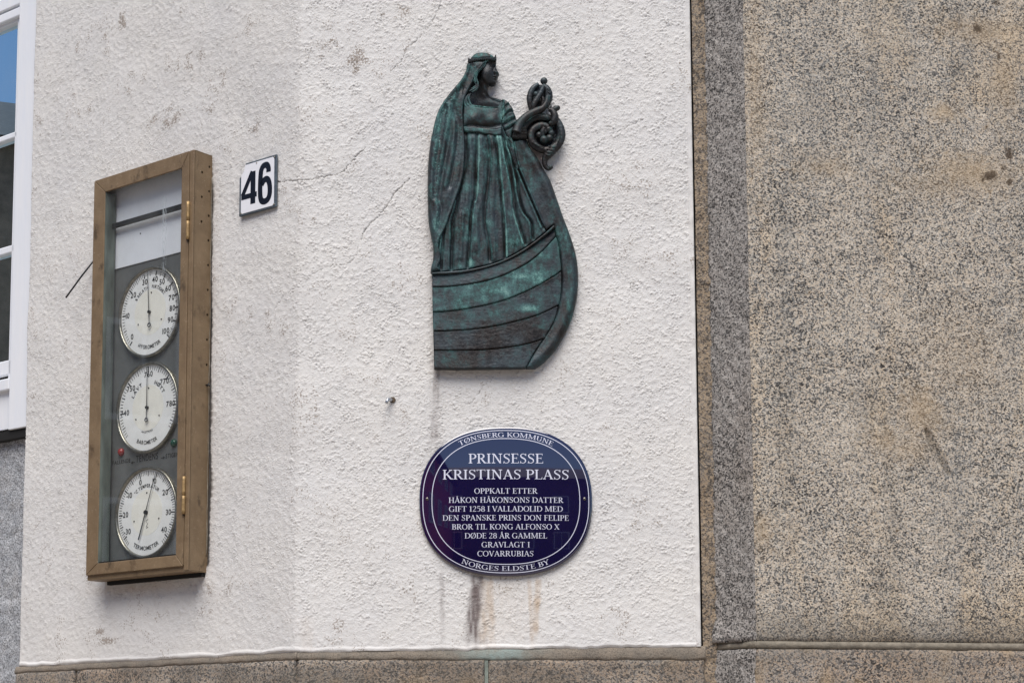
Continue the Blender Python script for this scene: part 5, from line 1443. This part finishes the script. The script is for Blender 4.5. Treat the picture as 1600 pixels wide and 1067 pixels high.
def hf_veil(P, d):
    h = .006 * np.clip(d / 14, 0, 1) ** .7; pat = .30 + .10 * vnoise(P[:, 0], P[:, 1] * .3, 6, 41)
    for k, L in enumerate(vf):
        h = h - G(P, L, 4.5, .0055); h = h + G(P, [(x - 6, y) for x, y in L], 4.5, .0038); pat = pat + G(P, [(x - 5, y) for x, y in L], 3.5, .16)
    h = h + G(P, [(x - 2.0, y) for x, y in veilR], 1.8, .0040)
    # small cast pimples along the back edge
    sp_ = np.clip(vnoise(P[:, 0], P[:, 1], 1.5, 43) - .45, 0, 1)
    zone = G(P, [(x + 9, y) for x, y in [(703, 144), (690, 165), (680, 200), (674, 250), (672, 300), (674, 340), (680, 380)]], 8, 1) + G(P, Z1([(300, 430), (305, 560), (290, 700)]), 5, .8) + G(P, ZB([(270, 190), (260, 250)]), 4, .9)
    h = h + .0022 * sp_ * zone
    pat = pat + sp_ * zone * 1.3 + blob(P, 686, 200, 14, 30, .08) + blob(P, 684, 372, 7, 25, .22) + blob(P, 700, 185, 8, 25, .12) + blob(P, 735, 105, 4, 8, .25) + G(P, [(x - 2, y) for x, y in veilR[:7]], 1.2, .2)
    h = h + np.where(P[:, 1] < 170, .004, 0) * np.clip((170 - P[:, 1]) / 40, 0, 1)
    return h + rough(P, .0005) + .0006 * vnoise(P[:, 0] + .15 * P[:, 1], P[:, 1] * .06, 2.2, 72), pat
surf('veil', ol, .038, hf_veil, smooth=True, round_=4.5, rh=.012)
# --- cap and crown
ol = ZC([(215, 225), (260, 165), (320, 115), (400, 92), (480, 88), (570, 95), (650, 125), (710, 160), (750, 200), (770, 250), (600, 275), (400, 290), (230, 300)])
surf('cap', ol, .034, lambda P, d: (blob(P, 754, 92, 18, 9, .010) + rough(P, .0003), .45 + .25 * vnoise(P[:, 0], P[:, 1], 4, 44)), round_=5, rh=.012, step=.7)
ol = ZC([(160, 225), (178, 212), (205, 232), (240, 236), (330, 224), (470, 212), (600, 206), (700, 204), (752, 192), (760, 150), (775, 142), (790, 160), (798, 265), (770, 282), (640, 268), (480, 272), (330, 292), (200, 325), (168, 330), (156, 280)])
surf('crown', ol, .047, lambda P, d: (.0015 * np.cos(P[:, 0] * 1.9) * np.clip(d - .4, 0, 1) + 0 * d, .22 + .12 * vnoise(P[:, 0], P[:, 1], 3, 45)), smooth=False, round_=1.8, rh=.005, step=.55)
# --- helpers for cast rods
thick = 1.0
def rod(name, groups, yb, mat=None, pat=.2, n=10, sy=.9, ribs=None, parent=None):
    """groups: list of (pixel points with radius [(x, y, r_px)], height offset); joined rods of one cast piece"""
    V = []; Fc = []
    for L, yo in groups:
        L = np.array(L, float); c = catmull(L, 7)
        X, Z = FF.pt(c[:, 0], c[:, 1], yb); r = np.maximum(c[:, 2], .3) * PXM * thick
        if ribs: r = r * (1 + ribs * np.sin(np.arange(len(c)) * 1.9))
        yy = -(yb + yo) * np.ones(len(c))
        add_tube(V, Fc, np.stack([X, yy, Z], 1), r, n, sy)
    return V, Fc
def rodobj(name, groups, yb, pat=.2, n=10, sy=.9, ribs=None, balls=(), parent=None):
    V, Fc = rod(name, groups, yb, None, pat, n, sy, ribs)
    for x, y, r, yo in balls:
        cx_, cz_ = FF.one(x, y, yb); add_ball(V, Fc, (cx_, -(yb + yo), cz_), r * PXM * (1 + (thick - 1) * .5), .8)
    P = np.array([v for v in V]); 
    pa = pat + .12 * vnoise(P[:, 0] * 500, P[:, 2] * 500, 5, 61)
    return mesh(name, V, Fc, M['bronze'], parent or rel, True, None, {'patina_shade': pa})
def W(L, f=ZA):  # (x, y, r) in zoom units -> pixels
    k = .1687 if f is ZA else (.07029 if f is ZC else (.26242 if f is Z1 else .15))
    p = f([(a, b) for a, b, _ in L]); return [(x, y, r * k) for (x, y), (_, _, r) in zip(p, L)]
# hair
hs = [[(640, 285, 12), (560, 330, 18), (520, 430, 20), (440, 500, 20), (370, 580, 20), (345, 680, 18), (370, 760, 14)],
      [(600, 300, 12), (520, 360, 18), (470, 450, 20), (400, 520, 20), (330, 610, 22), (310, 700, 18), (330, 800, 14)],
      [(560, 320, 10), (470, 400, 16), (400, 490, 20), (320, 580, 20), (280, 680, 20), (300, 780, 16)],
      [(350, 740, 20), (380, 820, 24), (350, 900, 26), (270, 950, 24), (190, 985, 14)], [(310, 780, 18), (340, 850, 22), (290, 900, 22), (220, 930, 12)], [(370, 790, 16), (385, 870, 22), (330, 960, 24), (240, 1010, 14)]]
grp = [(W(L, ZC), .006 + .002 * (i % 2)) for i, L in enumerate(hs)]
hs2 = [[(215, 520, 10), (190, 570, 14), (200, 620, 13), (225, 660, 6)], [(235, 510, 10), (215, 560, 13), (228, 610, 12), (250, 640, 6)], [(190, 540, 10), (175, 600, 13), (185, 650, 10), (210, 670, 5)]]
grp += [(W(L, ZB), .002) for L in hs2]
rodobj('hair', grp, .034, pat=.48, n=8)
# --- prow ornament
hw = lambda P, d: (.001 * vnoise(P[:, 0], P[:, 1], 3, 81), .08 + 0 * d)
surf('prow_dark_backing', ZA([(215, 520), (300, 480), (420, 470), (490, 560), (520, 660), (490, 750), (430, 810), (350, 810), (250, 760), (200, 690), (190, 600)]), .017, hw, round_=1.5, rh=.003)  # dark plate added behind the scroll so its gaps look shaded
surf('prow_dark_backing', ZA([(250, 430), (225, 330), (250, 240), (320, 190), (390, 230), (410, 310), (390, 390), (330, 440)]), .017, hw, round_=1.5, rh=.003)
thick = 1.38
rodobj('prow_neck', [(W([(100, 640, 40), (115, 590, 34), (145, 535, 30), (205, 482, 28), (285, 440, 27), (340, 415, 24), (375, 365, 20), (392, 300, 16)]), .0)], .036, .22)
rodobj('prow_coil', [(W([(150, 610, 26), (180, 565, 30), (225, 515, 30), (295, 490, 28), (365, 492, 26), (430, 500, 20)]), -.004),
                     (W([(430, 470, 18), (470, 520, 24), (505, 590, 28), (515, 665, 30), (492, 735, 30), (440, 790, 30), (360, 800, 26), (285, 768, 26), (240, 712, 26), (238, 645, 25), (275, 592, 24), (335, 570, 24), (395, 590, 22), (430, 640, 18)]), 0)], .030, .16, n=12, ribs=.03, sy=.7)
rodobj('prow_lobe', [(W([(345, 195, 16), (385, 235, 24), (400, 300, 28), (385, 365, 24), (345, 425, 16)]), .0), (W([(240, 440, 14), (226, 360, 20), (226, 300, 22), (252, 230, 20), (305, 185, 14)]), -.002),
                     (W([(350, 215, 14), (325, 275, 18), (290, 335, 20), (262, 385, 20), (255, 430, 14)]), .008), (W([(330, 300, 10), (350, 340, 14), (340, 390, 12)]), .003)], .026, .14, balls=(W([(355, 160, 30)])[0] + (0,), W([(280, 288, 22)])[0] + (.006,)), ribs=.03, sy=.75)
rodobj('prow_petals', [(W([(360, 600, 20), (340, 640, 18), (350, 680, 10)]), .003)], .028, .30, balls=[W([q])[0] + (.002,) for q in ((310, 662, 26), (355, 705, 34), (405, 690, 30), (425, 645, 26), (400, 610, 28), (365, 630, 22))])
rodobj('prow_leaf', [(W([(395, 430, 12), (430, 440, 20), (455, 490, 26), (440, 545, 24), (400, 560, 10)]), .004), (W([(420, 450, 14), (450, 425, 20), (482, 405, 20), (488, 390, 8)]), .0), (W([(400, 420, 12), (415, 395, 10), (420, 380, 4)]), 0)], .034, .16)
rodobj('prow_tail', [(W([(470, 750, 26), (430, 800, 34), (385, 850, 30), (362, 900, 20), (368, 945, 17), (392, 972, 14), (418, 968, 13)]), .0)], .028, .16, balls=(W([(415, 962, 20)])[0] + (.002,),), ribs=.04)
thick = 1.0
def beads(pts, step=11, r=5.5, yo=.008, yb=.030):
    c = resample(catmull(ZA(pts), 6), 1.9, False); return [(x, y, .95, yo) for x, y in c]
bd = beads([(195, 545), (240, 508), (300, 482), (365, 478)]) + beads([(475, 560), (500, 620), (500, 690), (478, 745)]) + beads([(245, 735), (300, 765), (355, 782)])
V = []; Fc = []
for x, y, r_, yo in bd:
    a_, b_ = FF.one(x, y, .034); add_ball(V, Fc, (a_, -.0405, b_), .0019, 1.0, 8, 5)
mesh('prow_beading', V, Fc, M['bronze'], rel, True, None, {'patina_shade': [.3] * len(V)})['kind'] = 'stuff'
rodobj('prow_fluting', [(W([(395, 765, 5), (425, 775, 6), (470, 770, 5)]), .004), (W([(380, 790, 5), (420, 800, 6), (455, 795, 4)]), .004), (W([(372, 815, 5), (405, 825, 6), (435, 818, 4)]), .004), (W([(368, 842, 5), (395, 850, 6), (415, 842, 4)]), .003)], .036, .25)
rodobj('prow_scales', [(W([(380, 225, 4), (398, 240, 5), (412, 236, 4)]), .003), (W([(388, 255, 4), (404, 270, 5), (420, 266, 4)]), .003), (W([(388, 290, 4), (404, 302, 5), (420, 298, 4)]), .003), (W([(382, 325, 4), (398, 336, 5), (412, 332, 4)]), .003)], .034, .25)
ol = ZA([(62, 650), (100, 585), (190, 580), (205, 640), (195, 692), (130, 690), (62, 684)])
surf('prow_collar', ol, .044, lambda P, d: (.0012 * np.sin(P[:, 1] * 3.0) + .0008 * np.sin(P[:, 0] * 2.6), .12 + 0 * d), smooth=False, round_=1.5, rh=.004, step=.6)

# ------------------------------------------------------------------ the other side of the square, seen mirrored in plaque, glass and window
def house(name, cx, cy, rz, w, dpt, h, wallm, label, cols, rows, z0=1.2, dz=3.0, ww=1.1, wh=1.5, roof_h=2.2):
    fr = Frame((cx, cy, 0), rz)
    r_ = root(name, fr, 0, 0, 0, label, 'house')
    box('wall', -w / 2, w / 2, 0, dpt, 0, h, wallm, r_)
    bm = bmesh.new()
    v = [bm.verts.new(p) for p in ((-w / 2 - .3, -.4, h + .004), (w / 2 + .3, -.4, h + .004), (w / 2 + .3, dpt + .4, h + .004), (-w / 2 - .3, dpt + .4, h + .004), (-w / 2 - .3, dpt / 2, h + roof_h), (w / 2 + .3, dpt / 2, h + roof_h))]
    for f in ((0, 1, 5, 4), (2, 3, 4, 5), (0, 4, 3), (1, 2, 5), (3, 2, 1, 0)): bm.faces.new([v[i] for i in f])
    bmobj('roof', bm, M['roof'], r_)
    proto = None
    for j in range(rows):
        for i in range(cols):
            x = -w / 2 + w * (i + .5) / cols; z = z0 + j * dz
            if proto is None:
                bm = bmesh.new()
                for a in ((-ww / 2 - .1, -ww / 2, -.1, wh + .1), (ww / 2, ww / 2 + .1, -.1, wh + .1), (-ww / 2, ww / 2, -.1, 0), (-ww / 2, ww / 2, wh, wh + .1), (-.03, .03, 0, wh)): add_box(bm, a[0], a[1], -.06, .02, a[2], a[3])
                me = bpy.data.meshes.new('window'); bm.to_mesh(me); bm.free(); me.materials.append(M['white_paint'])
                bm = bmesh.new(); add_box(bm, -ww / 2, ww / 2, -.02, .01, 0, wh); mp_ = bpy.data.meshes.new('pane'); bm.to_mesh(mp_); bm.free(); mp_.materials.append(M['far_glass'])
                proto = True
            o = bpy.data.objects.new('window', me); C.objects.link(o); o.parent = r_; o.location = (x, 0, z)
            p = bpy.data.objects.new('pane', mp_); C.objects.link(p); p.parent = o
    return r_
M['far_glass'] = simple('far_window_glass', (.02, .025, .03), .08, .0, var=.1)
house('wooden_house', -2.5, -13, R(90), 14, 8, 7.4, M['red_wall'], 'dark red wooden house mirrored in the left part of the blue plaque', 5, 2, 3.4, 2.9, 1.0, 1.5)
house('brick_house', -24, 8, R(80), 30, 8, 11.6, M['brick_wall'], 'brown house with dark roof mirrored in the pane of the white window', 9, 3, 1.2, 3.0)
house('dark_house', 4.5, -22, R(180), 17, 8, 8.6, M['brick_wall'], 'dark house mirrored in the right part of the blue plaque', 6, 2, 1.6, 3.6)
